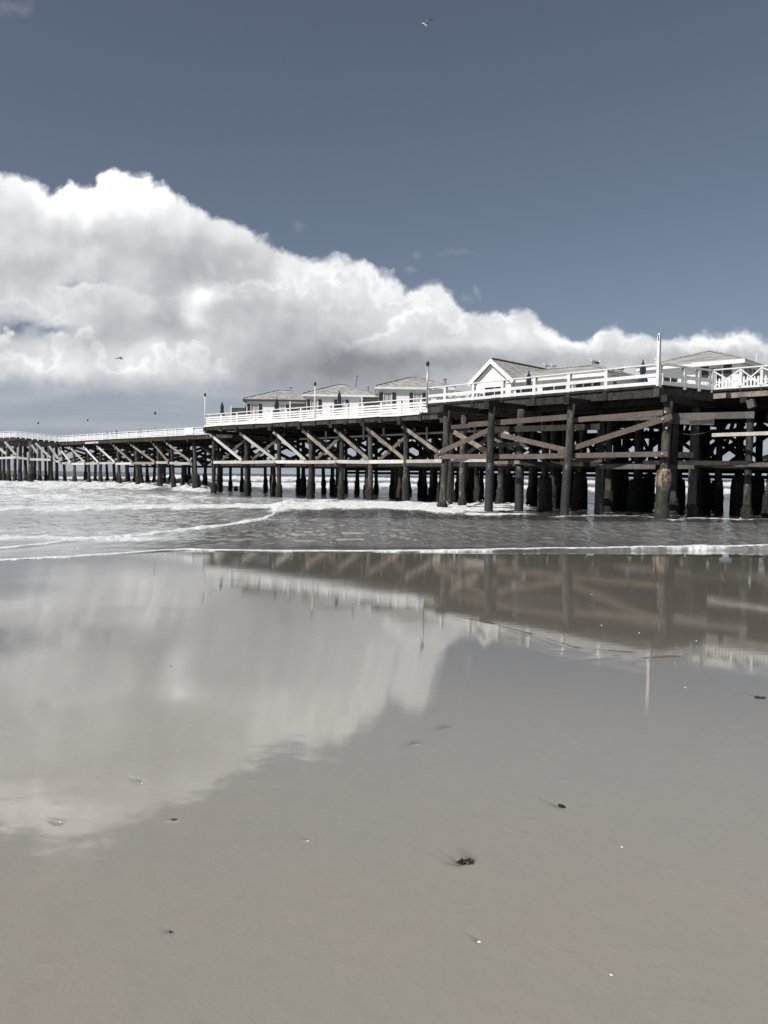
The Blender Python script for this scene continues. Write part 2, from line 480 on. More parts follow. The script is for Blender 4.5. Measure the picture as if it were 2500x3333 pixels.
def vnoise(x, y, seed=0):
    ix, iy = np.floor(x), np.floor(y); fx, fy = x - ix, y - iy
    fx = fx * fx * fx * (fx * (fx * 6 - 15) + 10); fy = fy * fy * fy * (fy * (fy * 6 - 15) + 10)
    a, b = _hash(ix, iy, seed), _hash(ix + 1, iy, seed); c, d = _hash(ix, iy + 1, seed), _hash(ix + 1, iy + 1, seed)
    return (a * (1 - fx) + b * fx) * (1 - fy) + (c * (1 - fx) + d * fx) * fy


def fbm(x, y, oct=4, seed=0, gain=.5):
    s = 0; a = 1; t = 0
    for i in range(oct):
        s = s + a * vnoise(x * 2 ** i + 17.3 * i, y * 2 ** i - 9.1 * i, seed + i); t += a; a *= gain
    return s / t


def sstep(x, a, b):
    t = np.clip((x - a) / (b - a), 0, 1); return t * t * (3 - 2 * t)


def grid_object(name, X, Y, Z, mat, attrs=None):
    nr, nc = X.shape
    me = bpy.data.meshes.new(name)
    me.vertices.add(nr * nc); me.vertices.foreach_set('co', np.stack([X, Y, Z], -1).astype(np.float32).ravel())
    i = np.arange(nr * nc).reshape(nr, nc)
    q = np.stack([i[:-1, :-1], i[:-1, 1:], i[1:, 1:], i[1:, :-1]], -1).reshape(-1, 4)
    me.loops.add(q.size); me.loops.foreach_set('vertex_index', q.ravel().astype(np.int32))
    me.polygons.add(len(q)); me.polygons.foreach_set('loop_start', (np.arange(len(q)) * 4).astype(np.int32))
    me.polygons.foreach_set('loop_total', np.full(len(q), 4, np.int32))
    me.polygons.foreach_set('use_smooth', np.ones(len(q), bool))
    for k, a in (attrs or {}).items():
        at_ = me.attributes.new(k, 'FLOAT', 'POINT'); at_.data.foreach_set('value', a.astype(np.float32).ravel())
    me.materials.append(mat); me.update(); me.validate()
    o = bpy.data.objects.new(name, me); COL.objects.link(o); o['kind'] = 'structure'
    return o


# ------------------------------------------------------------------ beach
def sand_h(X, Y):
    """beach surface: steepens towards the dry side, nearest and to the left; level by the sea"""
    Y = np.asarray(Y, float); X = np.clip(np.asarray(X, float), -9, 9)
    Yc = np.maximum(Y, 0.5); c, W, s0 = 1.0, 1.2, .0172
    w = X + c * (Yc - 6.4)
    z = s0 / c * W * np.log1p(np.exp(np.clip(-2 * (w - 1.1) / W, -40, 40)))
    z = z + .0052 * np.minimum(np.log1p(np.exp(-2.0 * (w + .9))) / 2.0, 4.5) ** 2
    z = z + .0050 * np.maximum(0, 19 - Yc) / (1 + np.exp((X + 2.2) / 2.0)) * np.clip((Yc - 5) / 6, 0, 1)
    return z - .03 * np.maximum(0, Y - 19.5)


def on_sand(x, y):
    r = ray(x, y); t = 3.0
    for _ in range(80): t = .5 * t + .5 * (float(sand_h(r[0] * t, t)) - EYE) / r[2]
    return np.array([r[0] * t, t, float(sand_h(r[0] * t, t))])


# scour marks left by the backwash: (pixel from, pixel to, width m, depth m)
SCOUR = [((1425, 2765), (1500, 2812), .022, -.003), ((1400, 2796), (1490, 2818), .016, -.003), ((1495, 2745), (1528, 2795), .035, -.002), ((1735, 2585), (1812, 2626), .016, -.003),
         ((1510, 3030), (1556, 3062), .012, -.003), ((1955, 3155), (1985, 3168), .010, .002), ((1330, 2765), (1430, 2800), .018, .002),
         ((530, 3020), (548, 3032), .016, -.003), ((415, 2528), (456, 2547), .016, -.002), ((535, 2672), (570, 2668), .014, -.003), ((1395, 2382), (1450, 2365), .04, -.0012),
         ((1300, 2435), (1355, 2418), .04, -.0012), ((160, 2668), (190, 2678), .02, .002), ((2370, 2248), (2460, 2268), .03, -.002), ((980, 2725), (1000, 2734), .012, -.003),
         ((1590, 2030), (1720, 2066), .05, .00092), ((1715, 2064), (1870, 2112), .07, .00126), ((1860, 2110), (2040, 2126), .06, .00092), ((1740, 2112), (1900, 2121), .05, .00084), ((1840, 2152), (2010, 2138), .06, .00109),
         ((1690, 2100), (1800, 2136), .04, .00067), ((1480, 2008), (1600, 2032), .05, .00058), ((2010, 2150), (2200, 2142), .07, .0014)]


def mat_sand(T):
    g = T.n('ShaderNodeNewGeometry'); pos = g.outputs['Position']
    sep = T.n('ShaderNodeSeparateXYZ', ins={0: pos})
    a = T.noise(pos, 2.6, 5, .6)
    b = T.noise(pos, 9.0, 6, .65)
    c = T.noise(pos, 260.0, 2, .6)
    col = T.mix(T.ss(a, .35, .65), SAND_A, SAND_B)
    col = T.mix(T.math('MULTIPLY', T.ss(b, .48, .68), .22), col, SAND_C)
    stn = T.n('ShaderNodeAttribute', attribute_name='stain').outputs['Fac']
    col = T.mix(stn, col, (.075, .070, .060))
    col = T.mix(T.math('MULTIPLY', T.ss(c, .60, .74), .45), col, tuple(.45 * q for q in SAND_C))
    # sand soaked through near the sea is darker than the draining sand higher up
    col = T.mix(T.ss(T.math('ADD', sep.outputs[1], T.math('MULTIPLY', sep.outputs[0], .25)), 4.5, 11.0), col, T.vmath('MULTIPLY', col, (.50, .49, .48)))
    # film of water left by the last wave: everywhere near the sea, patchy towards the camera
    edge = T.math('ADD', sep.outputs[1], T.math('ADD', T.math('MULTIPLY', T.math('SUBTRACT', T.noise(T.vmath('MULTIPLY', pos, (1.2, 2.2, 1)), 1.3, 7, .62), .5), 2.6), T.math('MULTIPLY', sep.outputs[0], -.14)))
    film = T.ss(edge, 2.4, 5.4)
    rip = T.noise(T.vmath('MULTIPLY', pos, (.16, 2.6, 1.0)), 4.0, 6, .6)
    rip2 = T.noise(T.vmath('MULTIPLY', pos, (1.0, 1.0, 1.0)), 55.0, 3, .6)
    far = T.ss(sep.outputs[1], 5.0, 16.0)
    rip3 = T.noise(T.vmath('MULTIPLY', pos, (7.0, 24.0, 1.0)), 1.0, 4, .65)
    bh = T.math('ADD', T.math('MULTIPLY', rip, T.math('MULTIPLY_ADD', far, .00062, .00022)), T.math('ADD', T.math('MULTIPLY', rip2, .00008), T.math('MULTIPLY', rip3, T.math('MULTIPLY_ADD', far, -.00003, .00015))))
    nb = T.n('ShaderNodeBump', ins={'Height': bh, 'Distance': 1.0, 'Strength': .55}).outputs[0]
    ns = T.n('ShaderNodeBump', ins={'Height': T.math('ADD', T.math('MULTIPLY', b, .006), T.math('MULTIPLY', c, .0007)), 'Distance': 1.0, 'Strength': .6}).outputs[0]
    rough = T.math('MULTIPLY_ADD', film, -.080, .100)
    nd = T.n('ShaderNodeBsdfPrincipled', ins={'Base Color': col, 'Roughness': .75, 'Specular IOR Level': .12, 'Normal': ns,
             'Coat Weight': T.math('MULTIPLY_ADD', film, .3, .7), 'Coat Roughness': rough, 'Coat IOR': 1.66, 'Coat Normal': nb})
    return nd.outputs[0]


SAND_A, SAND_B, SAND_C = (.338, .304, .250), (.327, .302, .252), (.284, .250, .205)


def build_sand():
    c = np.concatenate([-np.geomspace(20, .62, 26), np.linspace(-.6, .6, 620), np.geomspace(.62, 20, 26)])
    # rows about one picture row apart near the camera
    s = np.linspace(1750, 205, 560)
    rows = np.concatenate([np.linspace(-60, 1.9, 30), EYE * FPX / s * .95 * .75 + 0 * s])
    rows = np.unique(np.concatenate([np.linspace(-60, 1.9, 30), np.geomspace(2.0, 27.0, 600)]))
    W = np.maximum(rows, 3.0)
    X = W[:, None] * c[None, :]; Y = np.repeat(rows[:, None], len(c), 1)
    Z = sand_h(X, Y)
    Z = Z + (fbm(X * .6, Y * .5, 2, 5) - .5) * .004 * sstep(Y, 20, 12) + (fbm(X * 5, Y * 5, 3, 8) - .5) * .0011 * sstep(Y, 6.5, 3.6)
    stain = np.zeros_like(X)
    for (p, q, w, dep) in SCOUR:
        a, b = on_sand(*p), on_sand(*q)
        d = (b - a)[:2]; L = np.linalg.norm(d); d = d / L
        px, py = X - a[0], Y - a[1]
        t = np.clip((px * d[0] + py * d[1]) / L, 0, 1)
        dist = np.hypot(px - t * L * d[0], py - t * L * d[1])
        Z = Z + dep * np.exp(-(dist / (w * (.6 + .6 * t))) ** 2) * (.25 + .75 * t)
        if dep < 0: stain = np.maximum(stain, np.exp(-(dist / (w * (.5 + .5 * t))) ** 2) * (.05 + .60 * t ** 1.5) * (.45 + .9 * fbm(X * 28, Y * 28, 3, 61)))
    grid_object('sand', X, Y, Z, material('wet_sand', mat_sand), {'stain': stain})


build_sand()

# ------------------------------------------------------------------ sea
def mat_sea(T):
    g = T.n('ShaderNodeNewGeometry'); pos = g.outputs['Position']
    sep = T.n('ShaderNodeSeparateXYZ', ins={0: pos})
    f = T.n('ShaderNodeAttribute', attribute_name='foam').outputs['Fac']
    n1 = T.noise(T.vmath('MULTIPLY', pos, (1.0, .42, 1.0)), 1.1, 8, .68)
    n2 = T.noise(T.vmath('MULTIPLY', pos, (1.0, .6, 1.0)), 5.0, 5, .65)
    nn = T.math('ADD', T.math('MULTIPLY', T.math('SUBTRACT', n1, .5), 1.25), T.math('MULTIPLY', T.math('SUBTRACT', n2, .5), .55))
    k = T.ss(T.math('ADD', f, nn), .42, .66)
    k = T.math('MULTIPLY', k, T.ss(f, .02, .12))
    far = T.ss(sep.outputs[1], 30.0, 120.0)
    b1 = T.noise(T.vmath('MULTIPLY', pos, (1.0, .8, 1.0)), 2.2, 5, .6)
    b2 = T.noise(T.vmath('MULTIPLY', pos, (.22, .5, 1.0)), .55, 5, .6)
    h = T.math('ADD', T.math('MULTIPLY', b1, .016), T.math('MULTIPLY', T.math('MULTIPLY', b2, far), 1.4))
    nb = T.n('ShaderNodeBump', ins={'Height': h, 'Distance': 1.0, 'Strength': .8}).outputs[0]
    deep = T.mix(far, (.085, .082, .075), (.045, .055, .06))
    deep = T.mix(T.math('MULTIPLY', T.ss(f, .04, .50), .85), deep, (.54, .54, .53))  # milky with foam; the pale tone also stands in for reflected sky
    water = T.n('ShaderNodeBsdfPrincipled', ins={'Base Color': deep, 'Roughness': T.math('MULTIPLY_ADD', far, .22, .08), 'IOR': 1.33, 'Specular IOR Level': .45, 'Normal': nb})
    fb = T.n('ShaderNodeBump', ins={'Height': T.math('ADD', n2, n1), 'Distance': .10, 'Strength': .9}).outputs[0]
    foam = T.n('ShaderNodeBsdfPrincipled', ins={'Base Color': T.mix(T.ss(n2, .35, .6), (.62, .63, .63), (.86, .86, .855)), 'Roughness': .85, 'Specular IOR Level': .2, 'Normal': fb})
    return T.n('ShaderNodeMixShader', ins={0: k, 1: water.outputs[0], 2: foam.outputs[0]}).outputs[0]


def hy(x): return 1529.7 + .0129 * x


# lines of breaking water: picture-derived course, foam width (px before/behind the line), foam strength, height (m)
BANDS = [
    # big breaker to the left, beyond it the outer lines
    (((-500, 1592), (0, 1590), (250, 1590), (420, 1589), (560, 1589), (640, 1594), (720, 1600), (800, 1606)), 12, 14, 1.25, .62, (-9999, 690)),
    (((-500, 1557), (0, 1558), (200, 1558), (450, 1557), (620, 1557)), 2.5, 3, .85, .3, (-9999, 640)),
    (((480, 1574), (600, 1585), (800, 1584), (1080, 1586), (1400, 1588), (1700, 1590), (2000, 1602), (2600, 1610)), 7, 8, .95, .45, (470, 9999)),
    (((560, 1562), (800, 1563), (1080, 1566), (1400, 1567), (1700, 1572), (2000, 1577), (2600, 1584)), 6, 7, 1.0, .9, (520, 9999)),
    (((-500, 1616), (0, 1613), (70, 1611), (110, 1613)), 5, 7, .9, .22, (-9999, 105)),
    (((110, 1618), (170, 1616), (225, 1619)), 2, 2, .35, .22, (100, 240)),
    # line right across the left half
    (((-500, 1664), (0, 1662), (150, 1660), (300, 1658), (600, 1654), (800, 1652), (900, 1650), (1000, 1648)), 6.5, 9, 1.1, .13, (-9999, 960)),
    # white water in front of the piles
    (((860, 1668), (930, 1658), (1000, 1653), (1100, 1650), (1200, 1651), (1300, 1653), (1400, 1657), (1480, 1660), (1560, 1658), (1660, 1657), (1760, 1662)), 10, 12, 1.2, .16, (880, 1720)),
    (((880, 1640), (1000, 1636), (1100, 1637), (1250, 1641), (1400, 1646), (1500, 1647), (1600, 1648), (1700, 1652)), 6, 7, .62, .10, (900, 1740)),
    (((1500, 1674), (1580, 1676), (1650, 1675), (1730, 1674)), 3, 3, .8, .03, (1500, 1740)),
    (((1800, 1684), (1900, 1679), (1990, 1678), (2100, 1681), (2190, 1694), (2240, 1688), (2330, 1689), (2420, 1692), (2600, 1690)), 2, 2.5, .55, .02, (1790, 9999)),
    # spent wave curving across the left
    (((-500, 1826), (0, 1790), (150, 1776), (300, 1757), (400, 1748), (490, 1742), (560, 1733), (640, 1722), (720, 1715), (800, 1702), (850, 1693), (885, 1680), (900, 1668)), 3.2, 5, 1.05, .06, (-9999, 900)),
    (((430, 1750), (500, 1752), (560, 1755), (640, 1756)), 1.2, 1.2, .12, -.03, (430, 640)),
    # wash at the edge
    (((-500, 1850), (0, 1825), (200, 1815), (400, 1802), (520, 1793), (620, 1789), (700, 1792), (900, 1794), (1250, 1794), (1500, 1791), (1800, 1786), (2100, 1782), (2300, 1778), (2500, 1777), (3000, 1772)), 2.2, 2.0, 1.25, .018, (-9999, 9999)),
]
EDGE = BANDS[-1][0]
PIERS_FOAM = []


def build_sea():
    c = np.concatenate([-np.geomspace(4, .62, 20), np.linspace(-.6, .6, 700), np.geomspace(.62, 4, 20)])
    s = np.concatenate([np.linspace(330, 190, 230), np.linspace(189.5, 20, 520), np.linspace(19.8, 2, 90), np.geomspace(1.9, .45, 16)])
    rows = EYE * FPX / s
    X = rows[:, None] * c[None, :]; Y = np.repeat(rows[:, None], len(c), 1)
    U = np.repeat(c[None, :], len(rows), 0); Sx = np.repeat(s[:, None], len(c), 1)
    PX = 1250 + FPX * U
    foam = np.zeros_like(X); Z = np.full_like(X, .012)
    # swell and chop
    Z += (fbm(X * .05, Y * .16, 3, 21) - .5) * .55 * sstep(Y, 55, 130)
    Z += (fbm(X * .55, Y * .45, 4, 22, .55) - .5) * .16 * sstep(Y, 30, 55) * sstep(Y, 400, 150)
    near = sstep(Y, 19.5, 25)
    Z += ((fbm(X * 3.2, Y * 1.1, 2, 23, .5) - .5) * .068 + (fbm(X * .8, Y * .55, 2, 27, .5) - .5) * .03) * (near + .12) * sstep(Y, 70, 30)
    for (pl, lo, hi, st, ht, rg) in BANDS:
        xs = np.array([p[0] for p in pl], float); sc = np.array([p[1] - hy(p[0]) for p in pl])
        cs = np.interp(PX, xs, sc)
        wob = (fbm(X * 1.1, Y * .15, 5, 31, .6) - .5)
        thick = max(lo, hi)
        dlt = Sx - cs - wob * thick * .9
        w = np.where(dlt > 0, lo, hi) * (.6 + .8 * fbm(PX * .012, PX * 0 + 3.3, 3, 33))
        m = np.exp(-np.abs(dlt / w) ** 2.6)
        end = sstep(PX, rg[0] - 40, rg[0] + 40) * sstep(PX, rg[1] + 40, rg[1] - 40)
        lump = .55 + .9 * fbm(X * 1.4, Y * .6, 4, 35)
        foam = np.maximum(foam, st * m * end * (.75 + .4 * fbm(X * .8, Y * .4, 4, 36)))
        hm = np.exp(-np.abs((Sx - cs - wob * thick * .5) / (np.where(dlt > 0, lo, hi) * 1.15)) ** 2)
        Z += ht * hm * end * lump
    # patches of old foam, also lightening the shallows for reflected sky
    def patch(x0, x1, s0, s1, v):
        return v * sstep(PX, x0 - 120, x0 + 120) * sstep(PX, x1 + 120, x1 - 120) * sstep(Sx, s0 - 5, s0 + 5) * sstep(Sx, s1 + 8, s1 - 8)
    big = .55 + .75 * fbm(X * .10, Y * .10, 3, 41)
    bas = patch(-2000, 700, 66, 124, .50) + patch(700, 1250, 78, 112, .40) + patch(-2000, 640, 130, 225, .38) + patch(640, 880, 120, 160, .34) + patch(-2000, 640, 30, 46, .20) + patch(480, 2600, 18, 60, .22) \
        + patch(880, 3000, 140, 236, .24) + patch(-3000, 500, 215, 290, .34)
    foam = np.maximum(foam, bas * big)
    # wash round the piles
    for (fx, fy, r) in PIERS_FOAM:
        d = np.hypot(X - fx, Y - fy); foam = np.maximum(foam, .7 * np.exp(-((d - r) / .12) ** 2))
    # run the sheet under the sand in front of the wash line
    xs = np.array([p[0] for p in EDGE], float); sc = np.array([p[1] - hy(p[0]) for p in EDGE])
    es = np.interp(PX, xs, sc) + (fbm(X * 1.6, Y * 0 + 1.7, 4, 51) - .5) * 5.0
    over = Sx - es - 3.0
    Zs = sand_h(X, Y)
    Z = np.where(over > 0, np.minimum(Z, Zs - .001 - .012 * over), np.maximum(Z, Zs + .006 + .004 * np.minimum(-over, 3)))
    grid_object('sea', X, Y, Z, material('sea_water', mat_sea), {'foam': foam})


# ------------------------------------------------------------------ pier layout (deck levels above still water)
Z_L, Z_B, Z_N, Z_E = EYE + 4.09, EYE + 4.39, EYE + 3.60, EYE + 4.10
L0, L1 = onz(669, 1383.6, Z_L), onz(1368, 1343, Z_L)
M0 = onz(2318, 1268, Z_B)
B0, B1 = onz(1392, 1313, Z_B), onz(2146, 1250, Z_B)
N0, N1 = onz(643, 1415, Z_N), onz(194, 1438, Z_N)
E0, E1 = onz(53, 1422, Z_E), onz(0, 1424.4, Z_E)
UP = np.array([0, 0, 1.0])


def flat(v): return np.array([v[0], v[1], 0.0])


DM = nrm(flat(M0 - L0)); NM = np.array([-DM[1], DM[0], 0.0])           # along the pier towards the shore; away from the camera
DB = nrm(flat(B1 - B0)); NB = np.array([-DB[1], DB[0], 0.0])
DN = nrm(flat(N1 - N0)); NN = np.array([DN[1], -DN[0], 0.0])
if NN[1] < 0: NN = -NN
LEN_M = float(np.dot(flat(M0 - L0), DM)); T_L1 = float(np.dot(flat(L1 - L0), DM))


def zdeck(t): return Z_L + (Z_B - Z_L) * float(np.clip((t - T_L1 - 2) / (LEN_M - T_L1 - 4), 0, 1))


def PM(t, s, z): return flat(L0) + DM * t + NM * s + UP * z


def t_of(x, y, org, d):
    r = ray(x, y)
    A = np.array([[r[0], -d[0]], [r[1], -d[1]]])
    return float(np.linalg.solve(A, np.array([org[0], org[1]]))[1])


def pile(parent, base, top, r0=.20, r1=.17, growth=None, jacket=None, mat='pile', zb=-.5):
    """round timber from the sea bed to the cap; growth = height of the mussel crust, jacket = (height, radius) of the thick casing"""
    base = np.asarray(base, float); top = np.asarray(top, float)
    ax = (top - base) / (top[2] - base[2])
    def p(z): return base + ax * (z - base[2])
    zs = [zb] + list(np.linspace(0, top[2], 9))
    lean = rng.uniform(-.03, .03, 2)
    m = MB().path([p(z) + np.array([*(lean * math.sin(math.pi * max(0, z) / top[2])), 0]) for z in zs], [r0 + (r1 - r0) * max(0, z) / top[2] for z in zs], 12, jit=.04)
    o = m.build('pile', M[mat], parent, origin=p(0), smooth=True)
    if growth:
        n = 9; zz = np.linspace(zb, growth, n); rr = []
        for i, z in enumerate(zz):
            f = i / (n - 1)
            rr.append((r0 + .045 + .055 * rng.random()) * (1 if f < .75 else 1 - .5 * (f - .75)))
        rr[-1] = r0 * .9
        MB().path([p(z) for z in zz], rr, 14, jit=.16).build('mussel_growth', M['growth'], o, smooth=True)
    if jacket:
        h, rj, mj = jacket
        zz = [zb, 0, h * .35, h * .7, h * .92, h]
        rr = [rj * 1.1, rj * 1.08, rj * 1.05, rj, rj * .93, rj * .68]
        MB().path([p(z) for z in zz], rr, 16, jit=.05).build('pile_jacket', M[mj], o, smooth=True)
    PIERS_FOAM.append((base[0], base[1], r0 + .08))
    return o


def board(parent, name, p0, p1, w, h, mat, up=UP):
    return MB().beam(p0, p1, w, h, up).build(name, M[mat], parent, origin=(np.asarray(p0) + np.asarray(p1)) / 2)


# ================================================================== main pier under the cottages
pier = thing('pier', flat(L0), 'long white-railed wooden pier deck on dark timber piles carrying the cottages', 'pier', 'pier sections')
T_END = LEN_M + 15.0
PIER_W = 17.0
deck = MB()
tt = [0, T_L1 * .5, T_L1 + 2, LEN_M - 2, T_END]
for a, b in zip(tt[:-1], tt[1:]):
    za, zb = zdeck(a), zdeck(b)
    deck.prism([PM(a, -.12, za - .13), PM(b, -.12, zb - .13), PM(b, -.12, zb - .03), PM(a, -.12, za - .03)], NM * (PIER_W + .2))
deck.build('deck', M['dark'], pier)
dp = MB()
for a, b in zip(tt[:-1], tt[1:]):
    dp.prism([PM(a, -.05, zdeck(a) - .026), PM(b, -.05, zdeck(b) - .026), PM(b, -.05, zdeck(b) - .004), PM(a, -.05, zdeck(a) - .004)], NM * (PIER_W + .05))
dp.build('deck_planks', M['plank'], pier)
eb = MB(); eb2 = MB(); ww = MB()
k = 0; t = -.1
while t < T_END:                                                        # edge timbers in lengths, slightly out of line as built
    t2 = min(t + rng.uniform(3.4, 4.2), T_END)
    z = (zdeck(t) + zdeck(t2)) / 2 + rng.uniform(-.02, .02); dz = (zdeck(t2) - zdeck(t)) / 2
    MB().beam(PM(t, .02, z - dz - .31), PM(t2 - .02, .02, z + dz - .31), .16, .30).build('edge_beam', M['beam'], pier)
    t = t2
for s in (1.6, 4.2, 7.0, 9.8, 12.6, 15.4, 16.8):
    board(pier, 'girder', PM(.2, s, Z_L - .30), PM(T_END, s, Z_B - .30), .20, .32, 'dark')
# joist ends that carry the rail posts
RAILPX = [666, 720, 771, 827, 886, 932, 979, 1027, 1073, 1129, 1180, 1241, 1303, 1370]
RT = [t_of(x, 1383.6 - .058 * (x - 669), L0, DM) for x in RAILPX]
RT[0] = .02
for t in RT:
    z = zdeck(t)
    MB().beam(PM(t, -.16, z - .36), PM(t, 1.2, z - .36), .30, .34).build('joist_end', M['dark'], pier)

# bents: rows of piles across the pier
front_px = [702, 799, 909, 1005, 1108, 1212, 1330]
BT = [t_of(x, 1500, PM(0, .7, 0), DM) for x in front_px]
step = 3.66
while BT[-1] + step < T_END - 1: BT.append(BT[-1] + step)
ROWS = [.7, 3.9, 7.1, 10.3, 13.5, 16.2]
PTOP = {}
for i, t in enumerate(BT):
    z = zdeck(t) - .74
    cap = MB().beam(PM(t, -.35, z + .14), PM(t, PIER_W - .1, z + .14), .32, .28).build('cap_beam', M['dark'], pier)
    for j, s in enumerate(ROWS):
        sj = s + rng.uniform(-.25, .25); tj = t + rng.uniform(-.15, .15) if j else t
        ln = rng.uniform(-.22, .22, 2) if j else rng.uniform(-.08, .08, 2)
        old = (t > 21 and (j > 0 or t > 33) and rng.random() < .62)
        if t > LEN_M - 2 and j == 0 and abs(t - t_of(2414, 1500, PM(0, .7, 0), DM)) < 2.2: old = False
        b = PM(tj, sj, 0); tp = PM(tj + ln[0], sj + ln[1], z)
        pile(pier, b, tp, .19 if j == 0 else rng.uniform(.16, .20), .16, growth=None if old else rng.uniform(1.0, 1.75) * (.75 if t > 36 and j == 0 else 1),
             jacket=(rng.uniform(1.7, 2.3), rng.uniform(.34, .42), 'growth') if old else None)
        PTOP[i, j] = (b, tp)
# extra jacketed piles added between the rows near the shore to darken the underside
inner = MB()
for i, t in enumerate(BT):
    if t < 17: continue
    for s in ((5.2, 8.4, 11.6, 14.6) if t > 27 else (9.6, 14.0)):
        q = PM(t + 1.83 + rng.uniform(-.5, .5), s + rng.uniform(-.5, .5), 0); h_ = zdeck(t) - .6
        rj = rng.uniform(.30, .42); hj = rng.uniform(1.6, 2.3)
        inner.path([q - UP * .5, q + UP * hj * .7, q + UP * hj, q + UP * (hj + .05), q + UP * h_], [rj * 1.1, rj, rj * .8, .2, .19], 12, jit=.05)
ip = inner.build('added_inner_pile', M['growth'], pier, smooth=True); ip['kind'] = 'stuff'
# stringers and bracing along the two sides and inside
def seg_boards(s, zlist, w, h, mat, t0, t1, gap=.03, off=0.0, name='stringer'):
    ts = [t for t in BT if t0 <= t <= t1]
    for a, b in zip(ts[:-1], ts[1:]):
        for z in zlist:
            za, zb = z + rng.uniform(-.03, .03), z + rng.uniform(-.03, .03)
            board(pier, name, PM(a - .15 + gap, s + off, za), PM(b + .15 - gap - .26, s + off, zb), w, h, mat)


seg_boards(.7, [2.82], .10, .24, 'pale', 0, BT[7], off=-.30)
seg_boards(.7, [2.62], .10, .20, 'dark', BT[6], 99, off=-.30)
seg_boards(.7, [2.60], .10, .22, 'dark', 0, 99, off=.30)
for s in (3.9, 10.3):
    seg_boards(s, [2.55], .12, .26, 'dark', 0, 99, off=.3)
seg_boards(16.2, [2.45, 2.1], .12, .24, 'dark', 0, 99, off=.3)
for i in range(len(BT) - 1):                                             # long diagonals of the front row
    a, b = BT[i], BT[i + 1]; zt = zdeck(a) - .92
    if i <= 7:
        board(pier, 'diagonal_brace', PM(a - .32, .36, zt + .12), PM(b - .05, .36, 2.98), .09, .22, 'pale' if i < 3 else 'tan')
        if i % 2 or i == 0: board(pier, 'diagonal_brace', PM(a + .5, 1.06, 3.05), PM(b + .25, 1.06, zt), .09, .22, 'grey')
        board(pier, 'diagonal_brace', PM(a + .1, 4.25, zt + .1), PM(b, 4.25, 2.8), .09, .24, 'dark')
    if i % 2 == 0:
        board(pier, 'diagonal_brace', PM(a, 10.6, 2.8), PM(b, 10.6, zt), .1, .24, 'dark')
    board(pier, 'diagonal_brace', PM(a, 16.5, zt), PM(b, 16.5, 2.6), .1, .24, 'dark')
    if a > 18:  # extra dark boards added to close off light under the deck
        board(pier, 'diagonal_brace', PM(a, 13.2, 2.6), PM(b, 13.2, zt), .1, .34, 'dark')
        board(pier, 'diagonal_brace', PM(a, 13.35, zt), PM(b, 13.35, 2.6), .1, .34, 'dark')
        board(pier, 'stringer', PM(a, 13.1, 4.9), PM(b - .02, 13.1, 4.9), .1, .5, 'dark')
    board(pier, 'diagonal_brace', PM(a, 16.62, 2.6), PM(b, 16.62, zt), .1, .24, 'dark')
for i, t in enumerate(BT):                                               # crossed braces within the rows
    zt = zdeck(t) - 1.0
    for (s0, s1) in ((.7, 7.1), (7.1, 13.5)) if i < 9 else ((.7, 7.1),):
        if t > 30 and s0 < 1: s0 = 3.9
        board(pier, 'cross_brace', PM(t - .26, s0, zt), PM(t - .26, s1, 2.7), .09, .26, 'grey' if i % 3 == 0 else 'dark')
        board(pier, 'cross_brace', PM(t + .26, s0, 2.7), PM(t + .26, s1, zt), .09, .26, 'dark')
    if i % 2 == 0 and t < 34:
        board(pier, 'cross_beam', PM(t, .2, 2.66), PM(t, 13.8, 2.66), .12, .22, 'grey')
# utility pipe slung under the deck with its hangers
board(pier, 'drain_pipe', PM(9, 2.9, 4.72), PM(30, 2.9, 4.9), .13, .13, 'pipe')
for t in np.arange(10.2, 30, 2.05):
    board(pier, 'pipe_hanger', PM(t, 2.72, zdeck(t) - .5), PM(t, 2.72, 4.1 + rng.uniform(-.1, .5)), .12, .14, 'pipe')
for t in np.arange(31, 46, 2.6):
    board(pier, 'pipe_hanger', PM(t, 6 + rng.uniform(0, 3), zdeck(t) - .5), PM(t, 6.5, 3.4 + rng.uniform(-.2, .6)), .16, .18, 'grey')
# wave-worn plank lip along the rail foot
lip = MB()
for a, b in zip(RT[:-1], RT[1:]):
    d = rng.uniform(-.05, .02)
    lip.beam(PM(a, -.13, zdeck(a) - .05 + d), PM(b, -.13, zdeck(b) - .05 + rng.uniform(-.05, .02)), .03, .15)
lip.build('fascia_board', M['white'], pier)
# edge beam with sawn new timber to the right of the platform
for a, b, m_ in ((LEN_M + .15, LEN_M + .75, 'tan'), (LEN_M + 1.0, LEN_M + 3.1, 'tan'), (LEN_M + 3.15, LEN_M + 7.5, 'tan')):
    board(pier, 'edge_plank', PM(a, -.18, Z_B - .36), PM(b, -.18, Z_B - .34), .05, .24, m_)
board(pier, 'edge_plank', PM(LEN_M + .2, -.34, 4.05), PM(LEN_M + 8, -.34, 4.12), .09, .17, 'pale')
board(pier, 'stringer', PM(LEN_M - .8, -.3, 2.62), PM(LEN_M + 8, -.3, 2.66), .10, .22, 'grey')
board(pier, 'diagonal_brace', PM(LEN_M + 2.6, -.40, 2.9), PM(LEN_M + 6.3, -.40, 4.0), .09, .24, 'grey')
board(pier, 'corbel', PM(LEN_M + 1.9, -.25, Z_B - .62), PM(LEN_M + 2.0, -.25, Z_B - 1.0), .34, .30, 'grey')

